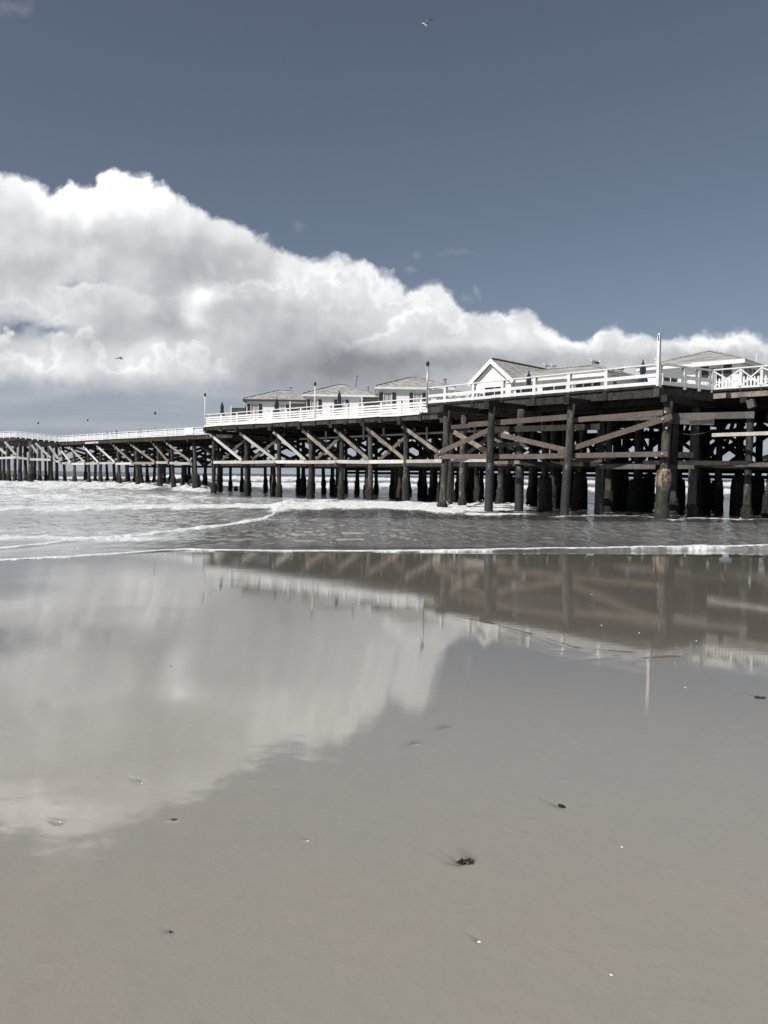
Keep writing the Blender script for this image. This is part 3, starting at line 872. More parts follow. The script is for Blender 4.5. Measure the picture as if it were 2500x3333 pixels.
# ================================================================== viewing platform in front, on new brown bracing
B2 = M0.copy(); B3 = B0 + (B2 - B1)
plat = thing('pier', flat(B0), 'nearest pier platform, jutting forward on slim piles with new brown braces', 'pier', 'pier sections')
b0, b1, b2, b3 = (flat(q) for q in (B0, B1, B2, B3))
ov = NB * -.10
MB().prism([b0 + ov + UP * (Z_B - .15), b1 + ov + UP * (Z_B - .15), b2 + UP * (Z_B - .15), b3 + UP * (Z_B - .15)], UP * .11).build('deck', M['dark'], plat)
MB().prism([q + UP * (Z_B - .036) for q in (b0 + DB * .05 + NB * .05, b1 - DB * .05 + NB * .05, b2 - DB * .05 - NB * .05, b3 + DB * .05 - NB * .05)], UP * .026).build('deck_planks', M['plank'], plat)
LB = float(np.dot(b1 - b0, DB))


def PB(t, s, z): return b0 + DB * t + NB * s + UP * z


RBX = [1392, 1448, 1540, 1635, 1739, 1851, 1972, 2146]
RBT = [t_of(x, 1313 - .0836 * (x - 1392), B0, DB) for x in RBX]; RBT[0] = .03; RBT[-1] = LB - .03
tb = [0] + [rng.uniform(-.4, .4) + LB * k / 4 for k in (1, 2, 3)] + [LB]
for a, b in zip(tb[:-1], tb[1:]):
    board(plat, 'edge_beam', PB(a + .01, .06, Z_B - .37), PB(b - .01, .06, Z_B - .37 + rng.uniform(-.02, .02)), .16, .42, 'beam')
board(plat, 'edge_beam', b1 + NB * .15 + UP * (Z_B - .37), b2 + UP * (Z_B - .37), .16, .42, 'dark')
for t in RBT[1:-1]: board(plat, 'joist_end', PB(t, -.10, Z_B - .36), PB(t, .9, Z_B - .36), .24, .46, 'dark')
board(plat, 'joist_end', PB(LB - .1, -.07, Z_B - .36), PB(LB - .1, .9, Z_B - .36), .30, .46, 'beam')
for s in (.9, 2.4, 3.7):
    board(plat, 'girder', PB(.1, s, Z_B - .66), PB(LB + .3, s, Z_B - .66), .22, .36, 'dark')
jj = np.linspace(.5, LB - .3, 13)
for t in jj: board(plat, 'joist', PB(t, .2, Z_B - .30), PB(t, 4.0, Z_B - .30), .10, .28, 'dark')
# piles by their feet at the waterline: (x foot, y foot, x head, radius, kind)
FP = [(1439, 1661, 1453, .20, 'tall'), (1590, 1670, 1600, .20, 'tar'), (1837, 1680, 1856, .20, 'tar'), (2153, 1690.6, 2172, .26, 'jacket'),
      (1460, 1650, 1470, .19, 'pale'), (1504, 1655, 1510, .20, 'pale'), (1689, 1668, 1694, .21, 'tar'), (1949, 1676, 1958, .21, 'tar'), (2249, 1685, 2262, .23, 'pale'), (1774, 1664, 1770, .17, 'stub')]
HEADS = {}
for (fx, fy, hx, r, kd) in FP:
    f = onz(fx, fy, 0.0); hd = at(hx, 1400, f[1]); zt = Z_B - .80
    hd = f + (flat(hd) - flat(f)) * .9 * (zt / 4.2); hd[2] = zt
    if kd == 'tar':
        p = pile(plat, f, hd, r, r * .9, growth=None)
        zz = [-.5, 0, .5, 1.4, 2.2, 2.62]
        ax = (hd - f) / zt
        MB().path([f + ax * z for z in zz], [r * 1.12] * 6, 14, jit=.02).build('tar_wrap', M['tar'], p, smooth=True)
    elif kd == 'jacket':
        p = pile(plat, f, hd, r * .82, r * .80)
        ax = (hd - f) / zt
        zz = [-.5, 0, .4, .9, 1.4, 1.8, 2.08, 2.26, 2.36]
        rr = [.345, .34, .325, .31, .33, .36, .35, .31, .25]
        MB().path([f + ax * z for z in zz], rr, 18, jit=.05).build('pile_jacket', M['algae'], p, smooth=True)
    elif kd == 'stub':
        pile(plat, f, hd, r, r, jacket=(1.95, .40, 'growth'))
    else:
        pile(plat, f, hd, r, r * .9, growth=.5 if kd == 'tall' else .7)
    HEADS[fx] = (f, hd)
# brown braces bolted to the front of the piles, each on the vertical plane of the front row
FP0 = flat(HEADS[1439][0]) ; FP1 = flat(HEADS[2153][0])
DF = nrm(FP1 - FP0); NF = np.array([-DF[1], DF[0], 0.0])


def fr(x, y, off): return onplane(x, y, FP0 - NF * off, NF)


BR = [('brown', (1525, 1383), (1869, 1355.5), .34, .27), ('brown', (1871, 1367), (2158, 1343), .28, .25), ('brown', (1421, 1476.5), (1596, 1398.5), .42, .25), ('brown', (1623, 1414), (1843, 1465), .30, .25),
      ('brown', (1817, 1474), (2188, 1355), .42, .26), ('brown', (1415, 1486.5), (1594, 1485.5), .33, .25), ('brown', (1609, 1486), (2003, 1484.5), .33, .25), ('brown', (1770, 1484.5), (2175, 1477.5), .40, .24),
      ('brown', (1466, 1391), (1530, 1386), -.24, .22), ('tan', (1478, 1406), (1584, 1468), -.26, .24), ('grey', (1470, 1400), (1530, 1394), -.5, .22),
      ('pale', (1416, 1499), (1590, 1499), -.30, .16), ('brown', (1825, 1499), (1960, 1498), -.25, .2)]
for (m_, a, b, off, h) in BR:
    p0, p1 = fr(*a, off), fr(*b, off)
    o = board(plat, 'brace', p0, p1, .09, h, m_)
    if off > .2:                                                         # bolts at the piles the board crosses
        for fx, (f, hd) in HEADS.items():
            if fx not in (1439, 1590, 1837, 2153): continue
            ta = np.dot(flat(p1 - p0), DF); tf = np.dot(flat((f + hd) / 2 - p0), DF)
            if .02 * ta < tf < .98 * ta:
                q = p0 + (p1 - p0) * tf / ta - NF * .05
                MB().path([q, q - NF * .06], [.055, .045], 10).build('bolt', M['pipe'], o)
for (x, y) in ((2166, 1341), (2170, 1393)):
    q = fr(x, y, .24); MB().path([q, q - NF * .07], [.06, .05], 10).build('bolt', M['pipe'], plat)
# second row: caps, dark stringers and braces behind
SB = lambda x, y: onplane(x, y, flat(HEADS[1689][0]), NF)
for (m_, a, b, h) in (('grey', (1600, 1450), (1700, 1446), .22), ('dark', (1600, 1400), (1960, 1390), .30), ('grey', (1960, 1362), (2460, 1352), .30), ('grey', (2180, 1372), (2330, 1376), .26), ('grey', (2330, 1374), (2250, 1378), .2),
                      ('grey', (1960, 1519), (2140, 1519), .24), ('grey', (2180, 1519), (2265, 1518), .24), ('dark', (2100, 1506), (2440, 1508), .2), ('dark', (2180, 1481), (2263, 1481), .26), ('tan', (1610, 1507), (1700, 1505), .18), ('dark', (1700, 1508), (1960, 1512), .2),
                      ('pale', (1650, 1405), (1728, 1462), .16), ('grey', (1600, 1420), (1680, 1465), .14)):
    board(plat, 'rear_stringer', SB(*a) - NF * .3, SB(*b) - NF * .3, .10, h, m_)
for fx, (f, hd) in HEADS.items():
    if fx in (1439, 1590, 1837, 2153):
        c = hd + UP * .12
        board(plat, 'cap_beam', c - NB * .45, c + NB * 4.2, .32, .32, 'dark')
# slack cable hung between the piles
ca, cb, cc_ = SB(2190, 1400), SB(2243, 1415), SB(2320, 1401)
MB().path([ca, (ca + cb) / 2 - UP * .03, cb, (cb + cc_) / 2 - UP * .05, cc_], [.012] * 5, 6).build('cable', M['grey'], plat)

# ================================================================== lower walkway running out to sea
low = thing('pier', flat(N0), 'lower far walkway of the pier running out over the breakers', 'pier', 'pier sections')
LN = float(np.dot(flat(N1 - N0), DN)); WN = 9.5


def PN(t, s, z): return flat(N0) + DN * t + NN * s + UP * z


MB().prism([PN(-6, -.1, Z_N - .13), PN(LN, -.1, Z_N - .13), PN(LN, WN, Z_N - .13), PN(-6, WN, Z_N - .13)], UP * .10).build('deck', M['dark'], low)
tn = -6
while tn < LN:
    t2 = min(tn + rng.uniform(3.6, 4.6), LN)
    board(low, 'edge_beam', PN(tn, 0, Z_N - .28), PN(t2 - .03, 0, Z_N - .28 + rng.uniform(-.02, .02)), .16, .28, 'beam'); tn = t2
for s in (1.2, 4.6, 8.2): board(low, 'girder', PN(-6, s, Z_N - .26), PN(LN, s, Z_N - .26), .2, .24, 'dark')
lx = [633, 559, 515, 441, 384, 330, 286, 240, 205]
NT_ = [t_of(x, 1500, PN(0, .5, 0), DN) for x in lx]
NR = [.5, 3.4, 6.3, 9.0]
for i, t in enumerate(NT_):
    z = Z_N - .62
    board(low, 'cap_beam', PN(t, -.3, z + .12), PN(t, WN, z + .12), .30, .24, 'dark')
    for j, s in enumerate(NR):
        tj = t + rng.uniform(-.35, .35) * (j > 0); sj = s + rng.uniform(-.3, .3) * (j > 0)
        ln = rng.uniform(-.28, .28, 2)
        if i in (0, 1, 2, 4) and j == 0: ln = np.array([-.25, .1])
        b = PN(tj + ln[0], sj + ln[1], 0)
        fat = (i == 0 and j == 0)
        pile(low, b, PN(tj, sj, z), rng.uniform(.16, .20), .16, growth=None if fat else rng.uniform(1.1, 1.9), jacket=(1.75, .40, 'growth') if fat else None)
    zt = z - .15
    board(low, 'cross_brace', PN(t - .26, .3, zt), PN(t - .26, 6.4, 3.0), .09, .26, 'dark')
    board(low, 'cross_brace', PN(t + .26, .3, 3.0), PN(t + .26, 6.4, zt), .09, .26, 'dark')
    board(low, 'cross_brace', PN(t + .26, 6.2, zt), PN(t + .26, 9.2, 3.0), .09, .26, 'dark')
for i in range(len(NT_) - 1):
    a, b = NT_[i], NT_[i + 1]; zt = Z_N - .74
    board(low, 'diagonal_brace', PN(b + .35, .14, zt + .05), PN(a + .05, .14, 2.95), .09, .21, 'pale' if i > 3 else 'tan')
    board(low, 'stringer', PN(a + .2, .18, 2.82 + rng.uniform(-.08, .08)), PN(b - .2, .18, 2.82 + rng.uniform(-.08, .08)), .10, .24, 'pale' if i != 2 else 'tan')
    board(low, 'stringer', PN(a, 8.7, 2.6), PN(b, 8.7, 2.6), .10, .24, 'dark')
    board(low, 'diagonal_brace', PN(a, 8.9, 2.7), PN(b, 8.9, zt), .09, .24, 'dark')
    board(low, 'diagonal_brace', PN(a, 9.05, zt), PN(b, 9.05, 2.7), .09, .24, 'dark')
    if i % 2 == 0: board(low, 'diagonal_brace', PN(a, 3.7, 2.9), PN(b, 3.7, zt), .09, .24, 'grey')
# stretch of pale worn edge timber
board(low, 'edge_plank', PN(t_of(325, 1437, N0, DN), -.16, Z_N - .30), PN(t_of(282, 1440, N0, DN), -.16, Z_N - .31), .05, .2, 'pale')

# ================================================================== wider far end
far = thing('pier', flat(E0), 'widened far end of the pier at the left, angled towards the beach', 'pier', 'pier sections')
e0, e1 = flat(E0), flat(E1); n1 = flat(N1)
DE = nrm(e1 - e0); NE = np.array([-DE[1], DE[0], 0.0])
if NE[1] < 0: NE = -NE
eL = e0 + DE * 19
dk = [(n1, Z_N), (e0, Z_E), (eL, Z_E), (eL + NE * 17, Z_E), (n1 + NN * WN, Z_N)]
MB().prism([q + UP * (z - .13) for q, z in dk], UP * .1).build('deck', M['dark'], far)
DR = nrm(e0 - n1); LR = float(np.linalg.norm(e0 - n1))
for a, b in ((0, .55), (.56, 1)):
    qa, qb = n1 + (e0 - n1) * a, n1 + (e0 - n1) * b
    board(far, 'edge_beam', qa + UP * (Z_N + (Z_E - Z_N) * a - .30), qb + UP * (Z_N + (Z_E - Z_N) * b - .30), .16, .30, 'beam')
for k in range(4): board(far, 'edge_beam', e0 + DE * (k * 4.7) + UP * (Z_E - .30), e0 + DE * (k * 4.7 + 4.66) + UP * (Z_E - .30), .16, .30, 'beam')
XP = []
for k, (x, Y) in enumerate(((28, 97), (64, 97.5), (98, 96.5), (130, 98.5), (165, 98.0), (12, 99), (48, 101.5), (84, 103), (112, 104), (150, 106), (0, 104), (-30, 99), (-60, 103), (-45, 108), (30, 108), (66, 110), (185, 101))):
    q = flat(at(x, 1500, Y)); z = (Z_N if x > 120 else Z_E) - .6
    r = .30 if k in (2, 4) else rng.uniform(.17, .23)
    pile(far, q, q + UP * z + np.array([rng.uniform(-.15, .15), rng.uniform(-.1, .1), 0]), r, r * .86, growth=rng.uniform(1.2, 1.8)); XP.append(q)
for k, (xa, ya, xb, yb, Y, m_) in enumerate(((16, 1438, 53, 1481, 96.2, 'pale'), (-20, 1444, 19, 1477, 96.4, 'pale'), (103, 1448, 122, 1475, 95.8, 'pale'), (116, 1443, 165, 1490, 95.6, 'pale'), (160, 1452, 190, 1493, 96.6, 'pale'),
                                              (0, 1491, 50, 1489, 96.4, 'pale'), (50, 1488, 90, 1494, 96.0, 'pale'), (98, 1495, 165, 1496.5, 96.0, 'pale'), (173, 1499, 194, 1503.5, 97, 'pale'), (-60, 1490, 0, 1491, 97, 'pale'),
                                              (30, 1478, 60, 1448, 99.5, 'dark'), (73, 1446, 110, 1482, 99.5, 'dark'), (75, 1480, 108, 1450, 99.7, 'dark'), (140, 1478, 178, 1452, 99.5, 'dark'), (4, 1450, 40, 1478, 100.5, 'dark'), (140, 1450, 184, 1484, 101, 'dark'), (-30, 1478, 10, 1450, 100, 'dark'), (186, 1490, 240, 1462, 100.5, 'pale'))):
    board(far, 'stringer' if abs(ya - yb) < 8 else 'diagonal_brace', at(xa, ya, Y), at(xb, yb, Y), .1, .26 if m_ == 'pale' else .24, m_)
board(far, 'cap_beam', at(-60, 1441, 97.6), at(190, 1449, 98.8), .5, .5, 'dark')
board(far, 'cap_beam', at(-60, 1443, 103), at(190, 1450, 104), .5, .5, 'dark')

# old pile stump standing by itself in the shallows
q = flat(onz(768, 1597, 0)); st = pile(None, q, q + UP * .5, .17, .12, growth=.35); st.name = 'pile_stump'
tag(st, 'short dark broken pile stump alone in the water between the taller piles', 'stump')


build_sea()

# ------------------------------------------------------------------ railings
def railing(label, pts, posts, boards, cap=True, h=.88, group='white railings of the pier', pw=.15, front=None, xbrace=False, post_h=0.0, bh=.12, name='railing'):
    """pts: deck-level points of the run; posts: points of the posts; boards: board centre heights"""
    rt = thing(name, pts[0], label, 'railing', group)
    front = front if front is not None else np.array([0, -1.0, 0])
    for k, q in enumerate(posts):
        d = nrm(flat(pts[-1] - pts[0]))
        hh = h + post_h + rng.uniform(-.01, .02)
        m = MB()
        # post with a rounded shoulder: slight backward sweep at the top
        m.hexa(q + UP * (hh * .42 - .04), d * pw / 2, front * pw * .55, UP * (hh * .42 + .12))
        m.prism([q + UP * hh * .84 + d * sx * pw / 2 + front * sy * pw * .55 for sx, sy in ((-1, 1), (1, 1), (1, -1), (-1, -1))], UP * hh * .13 - front * .04)
        m.build('post', M['white'], rt)
    for z in boards:
        for a, b in zip(pts[:-1], pts[1:]):
            L = np.linalg.norm(b - a); n = max(1, int(round(L / 4.6)))
            for i in range(n):
                p0, p1 = a + (b - a) * i / n, a + (b - a) * (i + 1) / n
                sg = nrm(p1 - p0)
                MB().beam(p0 + sg * .006 + UP * (z + rng.uniform(-.012, .012)) + front * (pw * .5 - .02), p1 - sg * .006 + UP * (z + rng.uniform(-.012, .012)) + front * (pw * .5 - .02), .045, bh).build('rail', M['white'], rt)
    if cap:
        for a, b in zip(pts[:-1], pts[1:]):
            MB().beam(a + UP * (h + .0), b + UP * (h + .0), .19, .055).build('cap_rail', M['white'], rt)
    return rt


def run(ts, P, s, zf): return [P(t, s, zf(t)) for t in ts]


# upper deck, sea-facing run: four boards and a cap
tr = RT + [RT[-1] + 1.9, RT[-1] + 3.8]
r1 = railing('long four-board white railing in front of the three hipped cottages', [PM(0, .05, zdeck(0)), PM(RT[-1] + 4, .05, zdeck(RT[-1] + 4))],
             run(tr, PM, .05, zdeck), (.08, .25, .42, .60), front=-NM, bh=.115)
r1b = railing('short white railing closing the seaward end of the cottage deck', [PM(.03, .3, Z_L), PM(.03, 7.5, Z_L)], [PM(.03, s, Z_L) for s in (2.2, 4.2, 6.2, 7.5)], (.08, .25, .42, .60), front=-DM, bh=.115)
# platform front and return: two boards and a cap
r2 = railing('two-board white railing along the front of the nearest platform', [PB(0, .06, Z_B), PB(LB, .06, Z_B)], [PB(t, .06, Z_B) for t in RBT], (.07, .43), front=-NB, bh=.16, pw=.17, h=.93)
dR = nrm(flat(B2 - B1)); Lr = float(np.linalg.norm(flat(B2 - B1)))
rp = [flat(B1) + dR * q + UP * Z_B for q in (1.72, 2.78, Lr - .05)]
r3 = railing('shaded two-board railing on the right return of the nearest platform', [flat(B1) + dR * .12 + UP * Z_B, flat(B2) + UP * Z_B], rp, (.07, .43), front=nrm(np.array([dR[1], -dR[0], 0])), bh=.18, pw=.17, h=.93)
rl = railing('two-board white railing closing the left end of the nearest platform', [PB(.03, .3, Z_B), PB(.03, 4.6, Z_B)], [PB(.03, s, Z_B) for s in (1.6, 3.1, 4.6)], (.07, .43), front=-DB, bh=.16, pw=.17, h=.93)
# X-braced railing right of the platform
tx = [LEN_M + .02, t_of(2410, 1255, M0, DM) + LEN_M * 0]
tx = [LEN_M + q for q in (.05, t_of(2410, 1262, M0, DM), t_of(2478, 1257, M0, DM))]
while tx[-1] < T_END - 2: tx.append(tx[-1] + 1.75)
r4 = railing('white X-braced railing above the sawn edge beam at far right', [PM(tx[0], .05, Z_B), PM(tx[-1], .05, Z_B)], [PM(t, .05, Z_B) for t in tx], (.04,), front=-NM, h=.95, pw=.12, bh=.09)
for a, b in zip(tx[:-1], tx[1:]):
    for z0, z1 in ((.08, .88), (.88, .08)):
        MB().beam(PM(a, -.02 - .03 * (z0 > .5), Z_B + z0), PM(b, -.02 - .03 * (z0 > .5), Z_B + z1), .03, .06).build('cross_bar', M['white'], r4)
# lower walkway
npx = [628, 606, 573, 540, 508, 477, 445, 415, 388, 360, 335, 310, 286, 262, 238, 217]
tnp = [t_of(x, 1415 + (643 - x) * .0512, N0, DN) for x in npx] + [LN - .05]
r5 = railing('four-board white railing along the near side of the lower walkway', [PN(-5, .05, Z_N), PN(LN, .05, Z_N)], [PN(t, .05, Z_N) for t in [-3.4, -1.6] + tnp], (.06, .20, .34, .48), front=-NN, bh=.095, h=.69)
pn = PN((tnp[0] + tnp[1]) / 2, -.03, Z_N + .36)
MB().hexa(pn - NN * .03, DN * .78, NN * .02, UP * .31).build('blank_panel', M['white'], r5)
r6 = railing('white railing along the seaward side of the lower walkway', [PN(-5, WN - .1, Z_N), PN(LN, WN - .1, Z_N)], [PN(t, WN - .1, Z_N) for t in np.arange(-4, LN, 2.2)], (.06, .20, .34, .48), front=-NN, bh=.095, h=.69)


def lerp(a, b, k): return a + (b - a) * k


eN = n1 + UP * Z_N; eE = e0 + UP * Z_E
r7 = railing('white railing on the angled return between walkway and widened end', [eN, eE], [lerp(eN, eE, k) for k in (.0, .10, .24, .36, .50, .63, .78, .9, 1.0)], (.06, .20, .34, .48), front=nrm(np.array([-DR[1], DR[0], 0])) * (1 if -DR[1] * 1 > 0 else -1), bh=.095, h=.68)
r8 = railing('white railing along the beach side of the widened pier end', [eE, eL + UP * Z_E], [e0 + DE * q + UP * Z_E for q in np.arange(1.6, 19, 1.6)], (.06, .20, .34, .48), front=-NE, bh=.095, h=.68)
fA, fB = eL + NE * 16.8 + UP * Z_E, n1 + NN * (WN - .1) + UP * Z_N
r9 = railing('white railing along the seaward side of the widened pier end', [fA, fB], [lerp(fA, fB, k) for k in np.linspace(0, 1, 13)], (.06, .20, .34, .48), front=-NE, bh=.095, h=.68)

# ------------------------------------------------------------------ lamp poles
def lamp(label, base, top_z, r=.035, head=.10, arm=False, mat='white'):
    t = thing('lamp_pole', base, label, 'lamp', 'slim lamp poles on the pier')
    base = np.asarray(base, float); top = base.copy(); top[2] = top_z
    MB().path([base, (base + top) / 2, top], [r * 1.25, r * 1.1, r], 10).build('pole', M[mat], t, smooth=True)
    hp = [top - UP * .02, top + UP * .05, top + UP * .14, top + UP * .26, top + UP * .30]
    MB().path(hp, [.03, head * .75, head, head * .8, head * .3], 12).build('lamp_head', M['black'], t, smooth=True)
    return t


def head_z(x, y, base): return EYE + ray(x, y)[2] * base[1] - .30


q = PM(RT[0] + .02, -.08, Z_L - .3); lamp('lamp pole at the seaward corner of the cottage deck railing', q, head_z(665, 1279, q))
q = PM(RT[7], -.07, Z_L - .3); lamp('lamp pole on the four-board railing in front of the middle cottage', q, head_z(1027, 1243, q))
q = PB(RBT[0], -.08, Z_B - .3); pl_ = lamp('thicker lamp pole where the nearest platform begins, beside the third cottage', q, head_z(1393, 1176, q), .05, .12, mat='metal')
MB().box(q[0] - .14, q[1] - .05, Z_B + 2.0, q[0] - .06, q[1] + .05, Z_B + 2.7).build('conduit_box', M['pipe'], pl_)
for (x, y, nm) in ((505, 1340, 'lamp pole on the lower walkway railing nearest the cottages'), (286, 1364, 'thin dark-topped lamp pole in the middle of the lower walkway'), (125, 1373, 'thin dark-topped lamp pole above the widened pier end')):
    if x > 200: q = PN(t_of(x, 1430, PN(0, 8, 0), DN), 8.0 if x < 400 else .2, Z_N); q = PN(t_of(x, 1430, PN(0, .2, 0), DN), .2, Z_N) if x > 400 else q
    else: q = flat(at(125, 1430, 105)) + UP * Z_N
    lamp(nm, q, head_z(x, y, q), .022 if x > 400 else .02, .10, mat='pipe')
# tall white post at the platform corner
q = PB(LB - .02, -.08, Z_B - .10)
cp = thing('corner_post', q, 'tall square white post rising above the right corner of the nearest platform', 'post')
hz = EYE + ray(2150, 1093)[2] * q[1]
MB().hexa(np.array([q[0], q[1], (q[2] + hz) / 2]), DB * .066, NB * .066, UP * (hz - q[2]) / 2).build('post_shaft', M['white'], cp)
MB().hexa(np.array([q[0], q[1], hz + .06]), DB * .05, NB * .05, UP * .058).build('post_top', M['white'], cp)
MB().hexa(np.array([q[0], q[1], hz - .10]) - NB * .070, DB * .022, NB * .006, UP * .13).build('post_slot', M['black'], cp)

# ------------------------------------------------------------------ cottages
def window(parent, o, ax, n, x0, x1, z0, z1, kind='glass', panes=1, rows=1):
    """window in the wall plane through o (axis ax, outward normal n) between ax offsets x0..x1 and heights z0..z1"""
    def P(x, z, d): return o + ax * x + n * d + UP * z
    cx, cz = (x0 + x1) / 2, (z0 + z1) / 2
    if kind in ('shutter', 'bluegrey', 'half'):
        if kind == 'half':
            zm = z0 + (z1 - z0) * .62
            u_ = MB().hexa(P(cx, (zm + z1) / 2, .035), ax * (x1 - x0) / 2, n * .03, UP * (z1 - zm) / 2).build('shutter', M['shutter'], parent)
            MB().hexa(P(cx, (zm + z0) / 2, .033), ax * (x1 - x0) / 2, n * .03, UP * (zm - z0 - .03) / 2).build('shutter', M['bluegrey'], parent)
            return u_
        s = MB().hexa(P(cx, cz, .03), ax * (x1 - x0) / 2, n * .028, UP * (z1 - z0) / 2)
        k = z0 + .06
        while k < z1 - .05:
            s.hexa(P(cx, k, .062), ax * ((x1 - x0) / 2 - .03), n * .006, UP * .012); k += .07
        return s.build('shutter', M['shutter' if kind == 'shutter' else 'bluegrey'], parent)
    f = MB(); w = .05
    f.hexa(P(x0 + w / 2, cz, .03), ax * w / 2, n * .035, UP * (z1 - z0) / 2).hexa(P(x1 - w / 2, cz, .03), ax * w / 2, n * .035, UP * (z1 - z0) / 2)
    f.hexa(P(cx, z1 - w / 2, .03), ax * ((x1 - x0) / 2 - w), n * .035, UP * w / 2).hexa(P(cx, z0 + w / 2, .03), ax * ((x1 - x0) / 2 - w), n * .035, UP * w / 2)
    for k in range(1, panes): f.hexa(P(x0 + (x1 - x0) * k / panes, cz, .028), ax * .022, n * .03, UP * ((z1 - z0) / 2 - w))
    for k in range(1, rows): f.hexa(P(cx, z0 + (z1 - z0) * k / rows, .026), ax * ((x1 - x0) / 2 - w), n * .026, UP * .016)
    fo = f.build('window', M['white'], parent)
    MB().hexa(P(cx, cz, .012), ax * ((x1 - x0) / 2 - w * .6), n * .008, UP * ((z1 - z0) / 2 - w * .6)).build('curtain' if kind == 'curtain' else 'pane', M['curtain' if kind == 'curtain' else 'glass'], fo)
    return fo


def hip_roof(parent, o, ax, ay, w, d, ze, rise, ov=.38, fascia='white', fh=.17, left_hip=True, right_hip=True, cut=None):
    """hipped roof over a w x d plan whose front-left wall corner is o"""
    run_ = (d / 2 + ov)
    def P(x, y, z): return o + ax * x + ay * y + UP * z
    e = [P(-ov, -ov, ze), P(w + ov, -ov, ze), P(w + ov, d + ov, ze), P(-ov, d + ov, ze)]
    rl_ = P(-ov + (run_ * .98 if left_hip else 0), d / 2, ze + rise); rr_ = P(w + ov - (run_ * .98 if right_hip else 0), d / 2, ze + rise)
    if (w + 2 * ov) < 2 * run_ * .98 and left_hip and right_hip:
        rl_ = P(w / 2 - .15, d / 2, ze + rise); rr_ = P(w / 2 + .15, d / 2, ze + rise)
    m = MB(); b = [q - UP * .05 for q in e]
    m.add(e + [rl_, rr_] + b, [(0, 1, 5, 4), (1, 2, 5), (2, 3, 4, 5), (3, 0, 4), (0, 6, 7, 1), (1, 7, 8, 2), (2, 8, 9, 3), (3, 9, 6, 0), (9, 8, 7, 6)])
    ro = m.build('roof', M['shingle'], parent)
    # ridge and hip caps
    c = MB()
    for a_, b_ in ((rl_, rr_), (e[0], rl_), (e[3], rl_), (e[1], rr_), (e[2], rr_)):
        n = max(2, int(np.linalg.norm(b_ - a_) / .3))
        for k in range(n):
            p0, p1 = lerp(a_, b_, k / n), lerp(a_, b_, (k + .9) / n)
            c.beam(p0 + UP * .02, p1 + UP * (.035), .2, .035)
    c.build('ridge_cap', M['shingle'], ro)
    f = MB(); zf = ze - .05 - fh / 2
    i = .012
    cs = [P(-ov + i, -ov + i, zf), P(w + ov - i, -ov + i, zf), P(w + ov - i, d + ov - i, zf), P(-ov + i, d + ov - i, zf)]
    f.beam(cs[0], cs[1], .03, fh).beam(cs[2], cs[3], .03, fh)
    f.beam(lerp(cs[1], cs[2], .02 / d), lerp(cs[1], cs[2], 1 - .02 / d), .03, fh).beam(lerp(cs[3], cs[0], .02 / d), lerp(cs[3], cs[0], 1 - .02 / d), .03, fh)
    f.build('fascia', M[fascia], parent)
    s = MB(); zs = ze - .06
    s.prism([P(-ov + .05, -ov + .05, zs - .03), P(w + ov - .05, -ov + .05, zs - .03), P(w + ov - .05, d + ov - .05, zs - .03), P(-ov + .05, d + ov - .05, zs - .03)], UP * .02)
    s.build('soffit', M['white'], parent)
    return ro, rl_, rr_


def walls(parent, o, ax, ay, w, d, z0, z1):
    return MB().hexa(o + ax * w / 2 + ay * d / 2 + UP * (z0 + z1) / 2, ax * w / 2, ay * d / 2, UP * (z1 - z0) / 2).build('wall', M['siding'], parent)


def vent(parent, p, h, r, lean=(0, 0), mat='metal', cap=True):
    p = np.asarray(p, float); t = p + np.array([lean[0], lean[1], h])
    m = MB().path([p - UP * .2, t], [r, r], 10)
    if cap: m.path([t, t + UP * .10], [r * 1.5, r * 1.5], 10)
    return m.build('vent_pipe', M[mat], parent)


